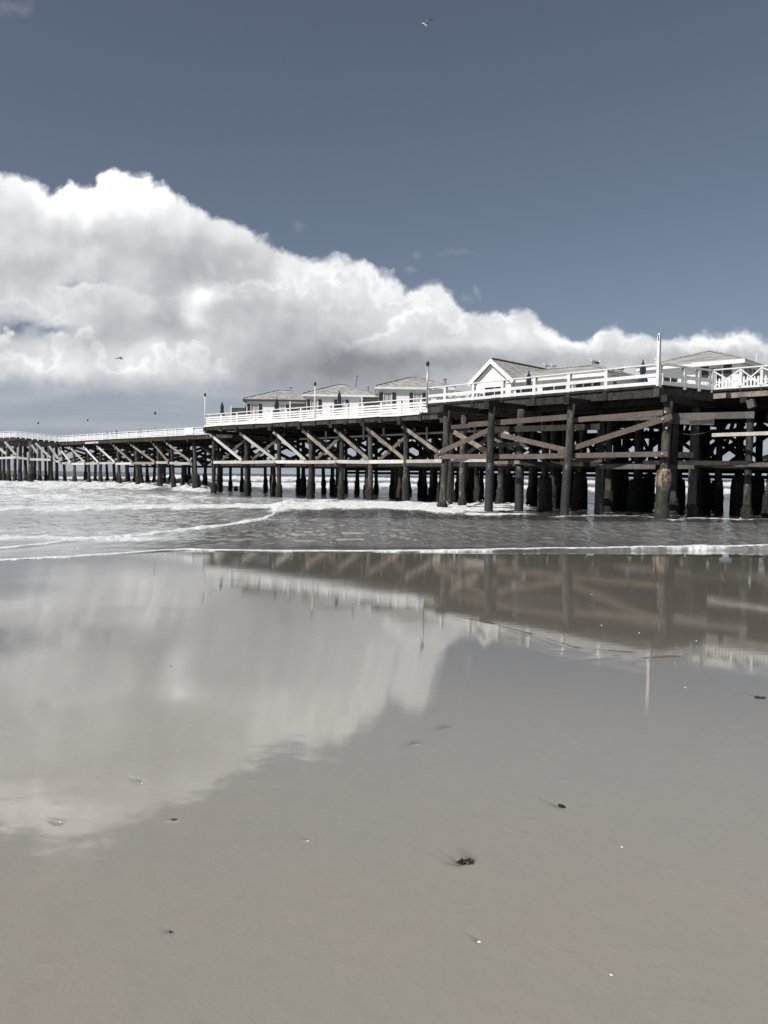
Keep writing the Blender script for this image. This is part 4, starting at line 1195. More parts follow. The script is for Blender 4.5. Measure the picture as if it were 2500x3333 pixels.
AX, AY = np.array([1.0, 0, 0]), np.array([0, 1.0, 0])
EZ = EYE + 6.45
COT = [(790, 1296, 'dark-eaved hipped white cottage farthest along the pier', 'darkeave'), (984, 1279.6, 'white hipped cottage in the middle of the row, leaning vent pipe on its roof', 'white'),
       (1220, 1255, 'white hipped cottage nearest the platform, behind the thicker lamp pole', 'white')]
ROOFPT = {}
for i, (ex, ey, lab, fas) in enumerate(COT):
    c = onz(ex, ey + 2, EZ); ov = .30
    yaw = R((1.2, .2, .3)[i])
    ax = np.array([math.cos(yaw), math.sin(yaw), 0]); ay = np.array([-math.sin(yaw), math.cos(yaw), 0])
    o = flat(c) + ax * ov + ay * ov
    w, d = (6.0, 5.45, 5.25)[i], 4.9
    ct = thing('cottage', o + UP * Z_L, lab, 'cottage', 'white cottages on the pier')
    walls(ct, o, ax, ay, w, d, Z_L - .02, EZ - .09)
    ro, ra, rb_ = hip_roof(ct, o, ax, ay, w, d, EZ + .03, (1.02, 1.05, 1.0)[i], ov, fas)
    wz = o; zt, zb = EZ - .42, EZ - 1.6; k = (1.0, .93, .93)[i]
    for g0 in (.07, 2.42):
        window(ct, wz, ax, -ay, g0 * k, (g0 + .27) * k, zb, zt, 'shutter')
        window(ct, wz, ax, -ay, (g0 + .28) * k, (g0 + .98) * k, zb, zt, 'curtain')
        window(ct, wz, ax, -ay, (g0 + .99) * k, (g0 + 1.26) * k, zb, zt, 'shutter')
    window(ct, wz, ax, -ay, 4.5 * k, 5.2 * k, Z_L + .05, zt - .05, 'curtain')
    window(ct, o, ay, -ax, 1.2, 2.0, zb, zt, 'glass')
    ROOFPT[i] = (o, ax, ay, w, d, ra, rb_)
    pr = thing('privacy_screen', o + ax * -.45 - ay * .6 + UP * Z_L, ('dark slatted privacy screen left of the dark-eaved cottage', 'dark slatted privacy screen left of the middle cottage', 'dark slatted privacy screen between middle and nearest cottages')[i], 'screen', 'dark patio screens beside the cottages')
    pm = MB()
    for q in range(7): pm.box(*(o + ax * -1.15 - ay * .75 + UP * (Z_L + .08 + q * .21)), *(o + ax * -.02 - ay * .70 + UP * (Z_L + .27 + q * .21)))
    pm.build('slat_panel', M['fence'], pr)
    pp = o + ax * -1.22 - ay * .76
    MB().hexa(pp + UP * (Z_L + .85), ax * .05, ay * .05, UP * .85).build('post', M['white'], pr)
    pp = o + ax * .03 - ay * .76
    MB().hexa(pp + UP * (Z_L + .85), ax * .045, ay * .05, UP * .85).build('post', M['fence'], pr)
    if i == 0: vent(ct, lerp(o + ax * w + UP * EZ, rb_, .3) + ay * .5, .55, .06)
    if i == 1:
        vent(ct, at(1155, 1262, ra[1] + .3), .95, .085, (.14, 0)); vent(ct, at(1197, 1282, ra[1] - .6), .5, .08); vent(ct, at(1168, 1276, ra[1] - 1.2), .35, .04, cap=False)
    if i == 2:
        vent(ct, at(1448, 1252, ra[1] + .3), .38, .10); vent(ct, at(1390, 1240, ra[1] + .8), 1.0, .05, cap=False, mat='white')

# gable-fronted cottage with its hipped wing, on the main deck behind the platform
EG = EYE + 6.70
gl = onz(1516, 1246, EG); gr_ = onz(1668, 1233, EG)
GAX = nrm(flat(gr_ - gl)); GAY = np.array([-GAX[1], GAX[0], 0.0])
gw = float(np.linalg.norm(flat(gr_ - gl)))
go = flat(gl) + GAX * .42 + GAY * .45
wgw = gw - .84
gc = thing('cottage', go + UP * Z_B, 'gable-fronted white cottage with a long hipped wing and sliding windows', 'cottage', 'white cottages on the pier')
GD = 8.6
GR = EYE + 8.35 - .05
def PG(x, y, z): return go + GAX * x + GAY * y + UP * z
gm = MB()
gm.prism([PG(0, 0, Z_B - .02), PG(wgw, 0, Z_B - .02), PG(wgw, 0, EG - .02), PG(wgw / 2, 0, GR - .22), PG(0, 0, EG - .02)], GAY * GD)
gm.build('wall', M['siding'], gc)
hw = gw / 2
rf = MB()
for sx in (-1, 1):
    a0, a1 = PG(wgw / 2 + sx * hw, -.24, EG - .02), PG(wgw / 2, -.24, GR)
    rf.prism([a0, a1, a1 - UP * .10, a0 - UP * .10], GAY * (GD + .7))
gro = rf.build('roof', M['shingle'], gc)
bb = MB()
for sx in (-1, 1):
    a0, a1 = PG(wgw / 2 + sx * (hw + .01), -.29, EG - .06), PG(wgw / 2, -.29, GR - .03)
    dv = nrm(a1 - a0); pv = np.cross(dv, GAY); pv = pv if pv[2] < 0 else -pv
    bb.prism([a0, a1, a1 + UP * -.34, a0 + pv * .27], GAY * .045)
bb.build('barge_board', M['white'], gc)
rc_ = MB()
for k in range(28): rc_.beam(PG(wgw / 2, -.2 + k * .33, GR + .02), PG(wgw / 2, -.2 + k * .33 + .3, GR + .035), .22, .04)
rc_.build('ridge_cap', M['shingle'], gro)
# sliding doors and lamp under the gable, windows towards the wing
fo = flat(onplane(1558, 1275, go, GAY) - go); x0 = float(np.dot(fo, GAX))
window(gc, go, GAX, -GAY, wgw * .16, wgw * .28, Z_B + .75, Z_B + 1.55, 'glass')
window(gc, go, GAX, -GAY, wgw * .30, wgw * .86, Z_B + .12, Z_B + 1.95, 'glass', panes=2)
# wing
def gx(x, y): return float(np.dot(flat(onplane(x, y, go, GAY)) - go, GAX))
wx0, wx1 = wgw + .02, gx(1975, 1250)
WING = wx1 - wx0; wo = go + GAX * wx0 + GAY * .35; wd = 5.2
walls(gc, wo, GAX, GAY, WING, wd, Z_B - .02, EG - .14)
hip_roof(gc, wo, GAX, GAY, WING, wd, EG - .02, .95, .42, 'white', fh=.15, left_hip=False)
def wxx(x, y): return float(np.dot(flat(onplane(x, y, wo, GAY)) - wo, GAX))
zt = lambda x, y: EYE + ray(x, y)[2] * onplane(x, y, wo, GAY)[1]
window(gc, wo, GAX, -GAY, wxx(1680, 1260), wxx(1733, 1260), Z_B + .20, EG - .42, 'glass', panes=3)
window(gc, wo, GAX, -GAY, wxx(1765, 1260), wxx(1846, 1260), Z_B + .15, EG - .42, 'glass', panes=2)
window(gc, wo, GAX, -GAY, wxx(1877, 1245), wxx(1896, 1245), Z_B + .35, EG - .42, 'half')
window(gc, wo, GAX, -GAY, wxx(1900, 1245), wxx(1929, 1245), Z_B + .55, EG - .46, 'glass', rows=2)
window(gc, wo, GAX, -GAY, wxx(1934, 1245), wxx(1954, 1245), Z_B + .35, EG - .40, 'half')
we = wo + GAX * WING
window(gc, we, GAY, GAX, .35, 1.0, Z_B + .4, EG - .5, 'glass'); window(gc, we, GAY, GAX, 1.5, 3.2, Z_B + .4, EG - 1.1, 'glass', panes=2)
# projecting porch eave over the shuttered windows
pa, pb = wxx(1860, 1216), WING + .44
MB().prism([wo + GAX * pa - GAY * .42 + UP * (EG - .03), wo + GAX * pb - GAY * .42 + UP * (EG - .03), wo + GAX * pb - GAY * .86 + UP * (EG - .10), wo + GAX * (pa + .1) - GAY * .86 + UP * (EG - .10)], UP * .05).build('porch_roof', M['shingle'], gc)
MB().beam(wo + GAX * (pa + .1) - GAY * .87 + UP * (EG - .20), wo + GAX * pb - GAY * .87 + UP * (EG - .20), .04, .22).build('porch_fascia', M['white'], gc)
GROOF = (wo, WING, wd)

# hipped cottage at the far right
hr = onz(2424, 1168, EG); hl = hr - GAX * 6.35
ho = flat(hl) + GAX * .42 + GAY * .45; hw_ = 6.35 - .84; hd_ = 5.6
hc = thing('cottage', ho + UP * Z_B, 'white hipped cottage at far right behind the picket fence', 'cottage', 'white cottages on the pier')
walls(hc, ho, GAX, GAY, hw_, hd_, Z_B - .02, EG - .10)
hip_roof(hc, ho, GAX, GAY, hw_, hd_, EG + .02, 1.10, .42, 'white', fh=.15)
def hx(x, y): return float(np.dot(flat(onplane(x, y, ho, GAY)) - ho, GAX))
window(hc, ho, GAX, -GAY, hx(2158, 1230), hx(2210, 1230), Z_B + .1, Z_B + 1.75, 'glass', panes=2)
window(hc, ho, GAX, -GAY, hx(2226, 1230), hx(2243, 1230), Z_B + .3, Z_B + 1.7, 'curtain')
window(hc, ho, GAX, -GAY, hx(2282, 1200), hx(2307, 1200), Z_B + .25, EG - .20, 'half')
window(hc, ho, GAX, -GAY, hx(2312, 1200), hx(2354, 1200), Z_B + .5, EG - .27, 'glass', panes=2)
window(hc, ho, GAX, -GAY, hx(2357, 1200), hx(2382, 1200), Z_B + .25, EG - .19, 'half')
he = ho + GAX * hw_
window(hc, he, GAY, GAX, .5, 2.7, Z_B + .95, EG - .22, 'glass', panes=3)
MB().beam(ho + GAX * hx(2262, 1184) - GAY * .50 + UP * (EG - .10), ho + GAX * (hw_ + .46) - GAY * .50 + UP * (EG - .10), .06, .24).build('porch_fascia', M['white'], hc)
vent(hc, at(2137, 1186, ho[1] + 2.4), .28, .11, mat='white'); vent(hc, at(2462, 1174, he[1] + 3.4), .45, .03, cap=False, mat='white')

# picket fence in front of it
pf = thing('picket_fence', PM(LEN_M - 1.5, 1.5, Z_B), 'low white picket fence behind the X-braced railing at far right', 'fence')
ta, tb_ = LEN_M - 2.6, LEN_M + 7
for z in (.18, .52): board(pf, 'rail', PM(ta, 1.53, Z_B + z), PM(tb_, 1.53, Z_B + z), .03, .07, 'white')
for t in np.arange(ta, tb_, .17):
    hh = .70 + rng.uniform(-.02, .02); c_ = PM(t, 1.48, Z_B)
    pk = MB().prism([c_ - DM * .045 + UP * .02, c_ + DM * .045 + UP * .02, c_ + DM * .045 + UP * (hh - .06), c_ + DM * .02 + UP * hh, c_ - DM * .02 + UP * hh, c_ - DM * .045 + UP * (hh - .06)], NM * .02)
    pk.build('picket', M['white'], pf)
q = PM(t_of(2455, 1225, PM(0, 2.2, 0), DM), 2.2, Z_B)
fp = thing('flower_pot', q, 'brown planter on a stand behind the picket fence', 'planter')
MB().path([q, q + UP * .55], [.05, .05], 8).build('stand', M['fence'], fp)
MB().path([q + UP * .55, q + UP * .62, q + UP * .85, q + UP * .90], [.14, .18, .26, .27], 14).build('bowl', M['terracotta'], fp)

# ------------------------------------------------------------------ closed parasols
def parasol(label, x, ytop, base, wid=.20):
    base = np.asarray(base, float); zt_ = EYE + ray(x, ytop)[2] * base[1]
    t = thing('closed_parasol', base, label, 'parasol', 'closed navy parasols on the deck')
    MB().path([base, np.array([base[0], base[1], zt_ - .08])], [.025, .022], 8).build('pole', M['metal'], t)
    MB().path([base, base + UP * .06, base + UP * .1], [.26, .24, .05], 14).build('base', M['black'], t)
    H = 1.45; n = 16; o = MB(); vs = []; fs = []
    prof = [(zt_, .03), (zt_ - .12, .08), (zt_ - .35, .13), (zt_ - .55, .125), (zt_ - .62, .10), (zt_ - .9, wid * .78), (zt_ - 1.15, wid), (zt_ - H, wid * 1.06)]
    for (z, r) in prof:
        for k in range(n):
            a = 2 * math.pi * k / n; rr = r * (1 + (.22 if k % 2 else -.18) + rng.uniform(-.06, .06))
            vs.append((base[0] + rr * math.cos(a), base[1] + rr * math.sin(a), z + (rng.uniform(-.07, .05) if z == prof[-1][0] else 0)))
    for i in range(len(prof) - 1):
        for k in range(n): fs.append((i * n + k, i * n + (k + 1) % n, (i + 1) * n + (k + 1) % n, (i + 1) * n + k))
    fs.append(tuple(range(n)))
    o.add(vs, fs).build('canopy', M['navy'], t)
    MB().path([np.array([base[0], base[1], zt_ - .02]), np.array([base[0], base[1], zt_ + .10]), np.array([base[0], base[1], zt_ + .14])], [.03, .035, .01], 8).build('finial', M['black'], t)
    zc = zt_ - .58
    MB().path([np.array([base[0], base[1], zc - .03]), np.array([base[0], base[1], zc + .03])], [.125, .125], 12).build('tie', M['black'], t)


def dk(x, y, s): return PM(t_of(x, y, PM(0, s, 0), DM), s, zdeck(t_of(x, y, PM(0, s, 0), DM)))


parasol('closed navy parasol alone left of all the cottages', 723, 1311, dk(723, 1380, 2.2))
parasol('closed navy parasol in front of the dark-eaved farthest cottage', 901, 1297, dk(901, 1370, 2.4))
parasol('closed navy parasol in front of the middle cottage', 1104, 1277, dk(1104, 1350, 2.4))
parasol('closed navy parasol where the gable meets the wing', 1720, 1213, dk(1720, 1300, 1.8))
parasol('closed navy parasol beside the tall white corner post', 2091, 1178, dk(2091, 1260, 1.2), .26)

# ------------------------------------------------------------------ people and the bench on the lower walkway
def skin_body(name, joints, edges, radii, mat, parent, loc):
    me = bpy.data.meshes.new(name); me.from_pydata(joints, edges, []); me.materials.append(mat)
    o = bpy.data.objects.new(name, me); COL.objects.link(o); o.parent = parent; o.location = (0, 0, 0)
    md = o.modifiers.new('skin', 'SKIN'); md.use_smooth_shade = True
    for i, r in enumerate(radii):
        me.skin_vertices[0].data[i].radius = (r, r); me.skin_vertices[0].data[i].use_root = (i == 0)
    ss_ = o.modifiers.new('sub', 'SUBSURF'); ss_.levels = 1; ss_.render_levels = 1
    return o


def person(label, loc, face, cloth, hat=None):
    t = thing('person', loc, label, 'person', 'people sitting on the lower walkway')
    face = nrm(flat(face)); side = np.array([-face[1], face[0], 0])
    def L(f, s, z): return tuple(face * f + side * s + UP * z)
    J = [L(0, 0, .50), L(.0, 0, .75), L(.03, 0, 1.0), L(.05, 0, 1.10), L(.09, 0, 1.22), L(.08, 0, 1.30)]
    E = [(0, 1), (1, 2), (2, 3), (3, 4), (4, 5)]; Rr = [.14, .14, .15, .055, .085, .075]
    for s in (-1, 1):
        i = len(J)
        J += [L(0, s * .19, .98), L(.12, s * .24, .74), L(.36, s * .14, .62), L(.10, s * .10, .49), L(.48, s * .12, .50), L(.46, s * .12, .10), L(.60, s * .12, .05)]
        E += [(2, i), (i, i + 1), (i + 1, i + 2), (0, i + 3), (i + 3, i + 4), (i + 4, i + 5), (i + 5, i + 6)]
        Rr += [.065, .05, .038, .09, .07, .045, .04]
    skin_body('body', J, E, Rr, M['skin'], t, loc)
    # jacket and trousers over the body, hair
    Jc = [L(0, 0, .52), L(0, 0, .76), L(.03, 0, 1.01), L(.04, 0, 1.07)]; Ec = [(0, 1), (1, 2), (2, 3)]; Rc = [.165, .165, .175, .08]
    for s in (-1, 1):
        i = len(Jc); Jc += [L(0, s * .20, .99), L(.12, s * .25, .74), L(.32, s * .16, .64)]; Ec += [(2, i), (i, i + 1), (i + 1, i + 2)]; Rc += [.085, .068, .055]
    skin_body('jacket', Jc, Ec, Rc, M[cloth], t, loc)
    Jt = [L(0, 0, .50)]; Et = []; Rt = [.165]
    for s in (-1, 1):
        i = len(Jt); Jt += [L(.10, s * .10, .50), L(.48, s * .12, .51), L(.46, s * .12, .14)]; Et += [(0, i), (i, i + 1), (i + 1, i + 2)]; Rt += [.11, .085, .06]
    skin_body('trousers', Jt, Et, Rt, M['cloth'], t, loc)
    hp = np.asarray(loc) + np.array(L(.06, 0, 1.27))
    vs = []; fs = []; n = 12
    for a in range(5):
        ph = a / 4 * 1.75
        for k in range(n):
            th = 2 * math.pi * k / n
            vs.append(hp + np.array([.105 * math.sin(ph) * math.cos(th), .105 * math.sin(ph) * math.sin(th), .125 * math.cos(ph)]) - face * .012 * a)
    for a in range(4):
        for k in range(n): fs.append((a * n + k, a * n + (k + 1) % n, (a + 1) * n + (k + 1) % n, (a + 1) * n + k))
    MB().add(vs, fs).build('cap' if hat else 'hair', M[hat or 'hair'], t, smooth=True)
    return t


PPL = [(350, 1405, 'seated person in dark jacket, leftmost of the three close together on the walkway', 'cloth', None), (364, 1403, 'seated person in pale jacket between two in dark jackets', 'clothw', 'clothw'),
       (380, 1401, 'seated person in dark jacket, rightmost of the three close together on the walkway', 'cloth', None), (458, 1398, 'person in dark jacket sitting alone on the lower walkway', 'cloth', None)]
for (x, y, lab, cl, hat) in PPL:
    s_ = 5.6; t_ = t_of(x, 1430, PN(0, s_, 0), DN); b_ = PN(t_, s_, Z_N)
    zh = EYE + ray(x, y)[2] * b_[1] - 1.38
    b_[2] = max(Z_N - .01, min(zh, Z_N + .25))
    person(lab, b_, -NN, cl, hat)
    bz = thing('bench', PN(t_, s_ + .05, Z_N), 'plain grey bench under the person ' + ('sitting alone' if x > 400 else ('in pale jacket' if x == 364 else ('at the left of the three' if x < 360 else 'at the right of the three'))), 'bench', 'benches on the lower walkway')
    top_ = b_[2] + .40
    board(bz, 'seat', PN(t_ - .45, s_ + .02, top_ - .03), PN(t_ + .45, s_ + .02, top_ - .03), .38, .06, 'grey')
    for q_ in (-.36, .36): MB().hexa(PN(t_ + q_, s_ + .02, (Z_N + top_ - .06) / 2 - .02), DN * .03, NN * .16, UP * ((top_ - .06 - Z_N) / 2 + .02)).build('leg', M['grey'], bz)

# ------------------------------------------------------------------ birds
def loft(rings, mi=0):
    """closed body through elliptical rings: (centre, side axis, up axis)"""
    n = 10; vs = []; fs = []
    for (c_, a, b) in rings:
        for k in range(n):
            t = 2 * math.pi * k / n; vs.append(np.asarray(c_) + np.asarray(a) * math.cos(t) + np.asarray(b) * math.sin(t))
    for i in range(len(rings) - 1):
        for k in range(n): fs.append((i * n + k, i * n + (k + 1) % n, (i + 1) * n + (k + 1) % n, (i + 1) * n + k))
    fs += [tuple(range(n)), tuple((len(rings) - 1) * n + k for k in range(n))]
    return vs, fs, mi


def standing_gull(label, foot, face, sc=1.0, back='gullgrey'):
    f = nrm(flat(face)); s = np.array([-f[1], f[0], 0]); foot = np.asarray(foot, float)
    def P(a, b, z): return foot + (f * a + s * b + UP * z) * sc
    m = MB()
    rg = [(P(-.27, 0, .17), s * .012 * sc, UP * .01 * sc), (P(-.18, 0, .18), s * .05 * sc, UP * .045 * sc), (P(-.05, 0, .19), s * .085 * sc, UP * .08 * sc), (P(.07, 0, .21), s * .08 * sc, UP * .085 * sc),
          (P(.13, 0, .28), s * .05 * sc, UP * .05 * sc), (P(.15, 0, .34), s * .045 * sc, UP * .045 * sc), (P(.19, 0, .37), s * .042 * sc, UP * .04 * sc), (P(.23, 0, .365), s * .02 * sc, UP * .02 * sc), (P(.29, 0, .35), s * .006 * sc, UP * .006 * sc)]
    m.add(*loft(rg, 0))
    for b in (-1, 1):
        w = [(P(.08, b * .075, .23), s * .02 * sc, UP * .05 * sc), (P(-.08, b * .08, .225), s * .018 * sc, UP * .05 * sc), (P(-.22, b * .05, .19), s * .012 * sc, UP * .03 * sc), (P(-.34, b * .02, .17), s * .004 * sc, UP * .006 * sc)]
        m.add(*loft(w, 1))
        m.path([P(.01, b * .035, .13), P(.0, b * .035, 0)], [.009 * sc, .008 * sc], 6, 2)
    o = m.build('gull', [M['gullwhite'], M[back], M['gullblack']], None, origin=foot, smooth=True)
    return tag(o, label, 'gull', 'gulls on the roofs')


o_, ax_, ay_, w_, d_, ra_, rb2 = ROOFPT[0]
standing_gull('white gull on the roof peak of the dark-eaved farthest cottage', rb2 + UP * .06, (1, .2, 0))
ridge = PG(wgw / 2, 6.3, GR + .06); rv = ray(1776, 1190); 
kk = max(0.0, min(9.0, float(np.linalg.solve(np.array([[rv[0], -GAY[0]], [rv[1], -GAY[1]]]), np.array([PG(wgw / 2, 0, 0)[0], PG(wgw / 2, 0, 0)[1]]))[1])))
standing_gull('white gull standing on the ridge of the gable cottage', PG(wgw / 2, min(kk, GD), GR + .05), (-1, .1, 0), 1.0)
wr0 = wo + GAY * wd / 2 + UP * (EG + .95)
def on_ridge(x, y): return wo + GAY * (wd / 2) + GAX * float(np.dot(flat(onplane(x, y, wo + GAY * wd / 2, GAY)) - wo, GAX)) + UP * (EG - .02 + .95 + .05)
rend = WING + .42 - (wd / 2 + .42) * .98
standing_gull('small white gull low on the roof valley beside the gable', on_ridge(1800, 1197), (-1, 0, 0), .9)
q = wo + GAY * wd / 2 + GAX * (rend - .05) + UP * (EG + .95 + .02); standing_gull('white gull at the peak of the wing roof, next to a dark bird', q, (-1, .1, 0), 1.15)
q = wo + GAY * (wd / 2) + GAX * (rend + .32) + UP * (EG + .95 - .11); standing_gull('dark bird hunched beside the gull at the wing roof peak', q, (1, .3, 0), 1.0, 'gullblack')
q = wo + GAY * (wd / 2 + 1.3) + GAX * (rend + 1.45) + UP * (EG + .46); standing_gull('white gull on the back hip of the wing roof', q, (1, .2, 0), 1.15, 'gullblack')


def flyer(name, label, cat, body, wings, mats, Y, dirn):
    m = MB()
    def A(p, dy=0.0): return at(p[0], p[1], Y + dy)
    px = Y / FPX
    bp = [A(p[:2]) for p in body]; m.path(bp, [p[2] * px for p in body], 10, 0)
    for (mi, wpts) in wings:
        # each station: (x, y, depth shift, chord px, thickness px); swept flat wing with real thickness
        vs = []; fs = []; n = len(wpts)
        for (x, y, dy, ch, th) in wpts:
            c_ = A((x, y), dy); fw = nrm(dirn) * ch * px; up_ = UP * th * px
            vs += [c_ - fw * .5, c_ + up_ * .5 - fw * .1, c_ + fw * .5, c_ - up_ * .5 - fw * .1]
        for i in range(n - 1):
            for k in range(4): fs.append((i * 4 + k, i * 4 + (k + 1) % 4, (i + 1) * 4 + (k + 1) % 4, (i + 1) * 4 + k))
        fs += [(0, 1, 2, 3), tuple((n - 1) * 4 + k for k in range(4))]
        m.add(vs, fs, mi)
    o = m.build(name, mats, None, smooth=True)
    return tag(o, label, cat)


flyer('flying_gull', 'grey and white gull flying high with raised wings against the blue sky', 'gull',
      [(1374, 74, .8), (1378, 77, 1.8), (1382, 80, 2.6), (1386, 82.5, 2.8), (1390, 83.5, 2.2), (1394, 85, .7)],
      [(1, [(1385, 82, 0, 7, 2.5), (1389, 75, .05, 7.5, 2.2), (1393, 67, .1, 6, 2), (1398, 64.5, .15, 5, 1.8)]), (2, [(1398, 64.5, .15, 5, 1.8), (1405, 63.6, .22, 3.6, 2.2), (1411.5, 63.4, .3, 1.2, .8)]),
       (1, [(1385, 81, 0, 6, 1.6), (1378, 78, -.12, 5, 1.4), (1374, 79, -.25, 4, 1.2)]), (2, [(1374, 79, -.25, 4, 1.2), (1372.4, 82, -.35, 2, 1)])],
      [M['gullwhite'], M['gullgrey'], M['gullblack']], 34.0, np.array([.75, .6, -.25]))
flyer('flying_pelican', 'dark pelican gliding in front of the cloud bank at left', 'pelican',
      [(388, 1162, .6), (389.5, 1164, 1.1), (392, 1166, 1.9), (395, 1168, 1.9), (398, 1169, 1.2), (401, 1168.4, .4)],
      [(0, [(393, 1166.4, 0, 5, 1.7), (386, 1166.3, -.2, 6, 2.2), (380, 1166.5, -.4, 5, 2), (373.2, 1166.6, -.6, 1.5, .6)]), (0, [(391.5, 1165.5, 0, 5, 1.7), (393, 1162, .3, 5, 1.8), (397, 1163.4, .6, 4, 1.6), (402, 1165, .9, 1.5, .8)])],
      [M['pelican']], 110.0, np.array([.5, .85, 0]))

# ------------------------------------------------------------------ small things on the sand
def shell(label, x, y, wpx, hpx, rot=0.0, grp='white shells on the wet sand'):
    c_ = on_sand(x, y); d_ = np.linalg.norm(c_ - np.array([0, 0, EYE])); r = wpx / FPX * d_ * .5
    n = 14; vs = [c_ + UP * r * .42]; fs = []
    for i, fr_ in enumerate((.45, .8, 1.0)):
        for k in range(n):
            t = 2 * math.pi * k / n
            rib = 1 + .07 * (k % 2) * fr_; ex = .62 + .38 * (math.cos(t) * .5 + .5)
            p_ = np.array([math.cos(t) * rib * ex * 1.05, math.sin(t) * rib * .9, 0]) * r * fr_ * 1.15
            cr_, sr_ = math.cos(rot), math.sin(rot)
            p_ = np.array([p_[0] * cr_ - p_[1] * sr_, p_[0] * sr_ + p_[1] * cr_, 0])
            vs.append(c_ + p_ + UP * (r * .42 * (1 - fr_ ** 2) - .002))
    for k in range(n): fs.append((0, 1 + k, 1 + (k + 1) % n))
    for i in range(2):
        for k in range(n): fs.append((1 + i * n + k, 1 + (i + 1) * n + k, 1 + (i + 1) * n + (k + 1) % n, 1 + i * n + (k + 1) % n))
    fs.append(tuple(1 + 2 * n + k for k in range(n)))
    o = MB().add(vs, fs).build('seashell', M['shell'], None, origin=c_)
    return tag(o, label, 'shell', grp)


SH = [(1561, 3066, 15, 'bright white shell below the seaweed clump, with a scour streak behind it', 2.2), (1989, 3174, 17, 'chipped white shell nearest the bottom right corner', 1.2), (1001, 2736, 9, 'small white shell alone in the middle of the sand', .4),
      (2025, 2757, 11, 'thin white shell right of the seaweed clump', 3.1), (195, 2678, 17, 'white shell at the lower left edge of the cloud reflection', .5), (463, 2551, 12, 'white shell with a dark scour inside the bright cloud reflection', 3.0),
      (615, 2361, 6, 'tiny white shell in the middle of the cloud reflection', .2), (1958, 2035, 6, 'tiny white shell in the pier reflection below the slim right piles', .9), (2081, 2060, 6, 'tiny white shell at the lower edge of the pier reflection', 1.9),
      (1926, 1935, 5, 'tiny white shell highest in the pier reflection', 1.1), (2267, 2086, 6, 'tiny white shell right of the corner pile reflection', 2.4), (1792, 2072, 5, 'tiny white shell at the dark pier reflection edge, left of the others', .1), (2231, 2238, 7, 'tiny white shell on the wet sand right of the post reflection', 2.0)]
for (x, y, w, lab, rt_) in SH: shell(lab, x, y, w, w * .7, rt_)
sq = shell('white shell fragment tucked under the seaweed clump', 1515, 2820, 6, 4, .3)


def clump(name, label, cat, x, y, rpx, n, mat, flat_=.45, length=1.0, elong=1.0, rot=0.0):
    c_ = on_sand(x, y); d_ = np.linalg.norm(c_ - np.array([0, 0, EYE])); r = rpx / FPX * d_
    m = MB(); cr_, sr_ = math.cos(rot), math.sin(rot)
    for k in range(n):
        a = rng.uniform(0, 2 * math.pi); q0 = rng.uniform(0, .45) * r
        p0 = np.array([math.cos(a) * q0 * elong, math.sin(a) * q0, 0]); a2 = a + rng.uniform(-.7, .7); ln = rng.uniform(.35, .75) * r * length
        p2 = p0 + np.array([math.cos(a2) * ln * elong, math.sin(a2) * ln, 0]); p1 = (p0 + p2) / 2
        pts = []
        for p_, z in ((p0, rng.uniform(.05, .5) * flat_), (p1, rng.uniform(.25, .9) * flat_), (p2, rng.uniform(0, .3) * flat_)):
            pts.append(c_ + np.array([p_[0] * cr_ - p_[1] * sr_, p_[0] * sr_ + p_[1] * cr_, z * r + .001]))
        m.path(pts, [r * .075, r * .085, r * .02], 5)
    return tag(m.build(name, M[mat], None, origin=c_), label, cat)


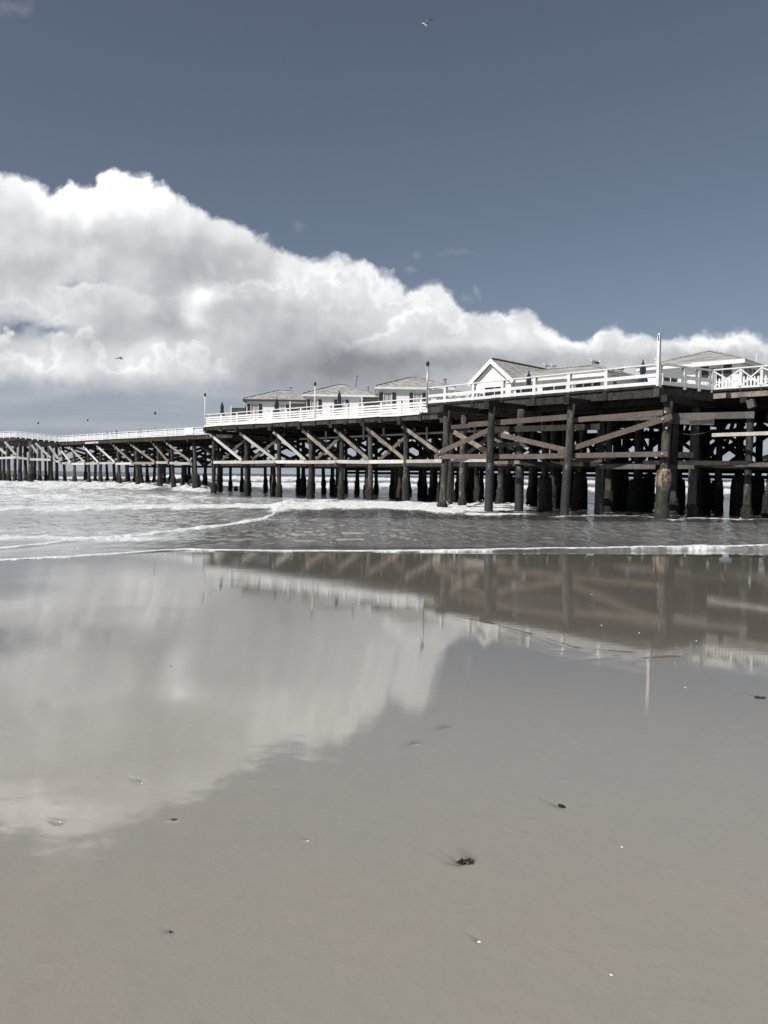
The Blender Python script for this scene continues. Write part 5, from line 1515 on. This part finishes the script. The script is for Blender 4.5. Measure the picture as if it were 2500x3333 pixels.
clump('seaweed', 'spiky dark clump of seaweed lying on the damp sand', 'seaweed', 1516, 2808, 19, 95, 'weed', .42, 1.0, 1.55, .12)
clump('pebble', 'small dark pebble at lower left with a scour behind it', 'pebble', 555, 3037, 7, 60, 'stone', .9, .6)
clump('twig', 'thin dark twig on the wet sand at the right edge', 'twig', 2474, 2272, 13, 40, 'twig', .3, 1.0, 1.5)
clump('dark_speck', 'dark speck marking a dent below the cloud reflection edge', 'driftwood', 567, 2668, 7, 30, 'stone', .4, 1.0, 1.6, .3)  # dark clump added to mark a dent in the sand
clump('dark_speck', 'tiny dark speck beside the bright shell in the cloud reflection', 'driftwood', 556, 2168, 4, 20, 'stone', .4)
c_ = on_sand(1828, 2629); d_ = float(np.linalg.norm(c_)); r_ = 11 / FPX * d_
lf = MB()
out_ = [(-1.0, .55), (-.7, .75), (-.2, .55), (.4, .25), (1.05, -.25), (.9, -.55), (.1, -.75), (-.5, -.7), (-.85, -.2)]
lf.prism([c_ + np.array([a * r_, b * r_ * 1.1, .004 + .25 * r_ * (1 - a * a) + .002]) for a, b in out_], UP * .006)
tag(lf.build('leaf', M['weed'], None, origin=c_), 'dark curled leaf on damp sand at the end of a long groove', 'leaf')
# splash of water thrown up where the breaker meets the piles: fine drops and foam
sp = MB()
for (x0, y0, w_, h_, n_) in ((545, 1585, 26, 16, 120), (1452, 1645, 10, 22, 50), (1330, 1642, 14, 12, 40), (1560, 1640, 20, 16, 60), (1700, 1648, 26, 12, 50), (1240, 1640, 20, 8, 30)):
    Yb = onz(x0, y0 + 12, 0)[1]
    for k in range(n_):
        c_ = at(x0 + rng.normal(0, w_ * .5), y0 - abs(rng.normal(0, h_ * .5)) + 6, Yb + rng.uniform(-.4, .4)); r_ = rng.uniform(.6, 2.4) * Yb / FPX
        a_ = nrm(rng.normal(size=3)); b_ = nrm(np.cross(a_, (0.3, .2, .9))); e_ = np.cross(a_, b_)
        sp.add([c_ + a_ * r_ * 1.3, c_ - a_ * r_ * 1.3, c_ + b_ * r_, c_ - b_ * r_, c_ + e_ * r_, c_ - e_ * r_], [(0, 2, 4), (2, 1, 4), (1, 3, 4), (3, 0, 4), (2, 0, 5), (1, 2, 5), (3, 1, 5), (0, 3, 5)])
so_ = sp.build('spray', material('spray_foam', plain((.82, .82, .82), .8, .04)), None)
tag(so_, 'white spray thrown up where the breakers strike the piles', kind='stuff')
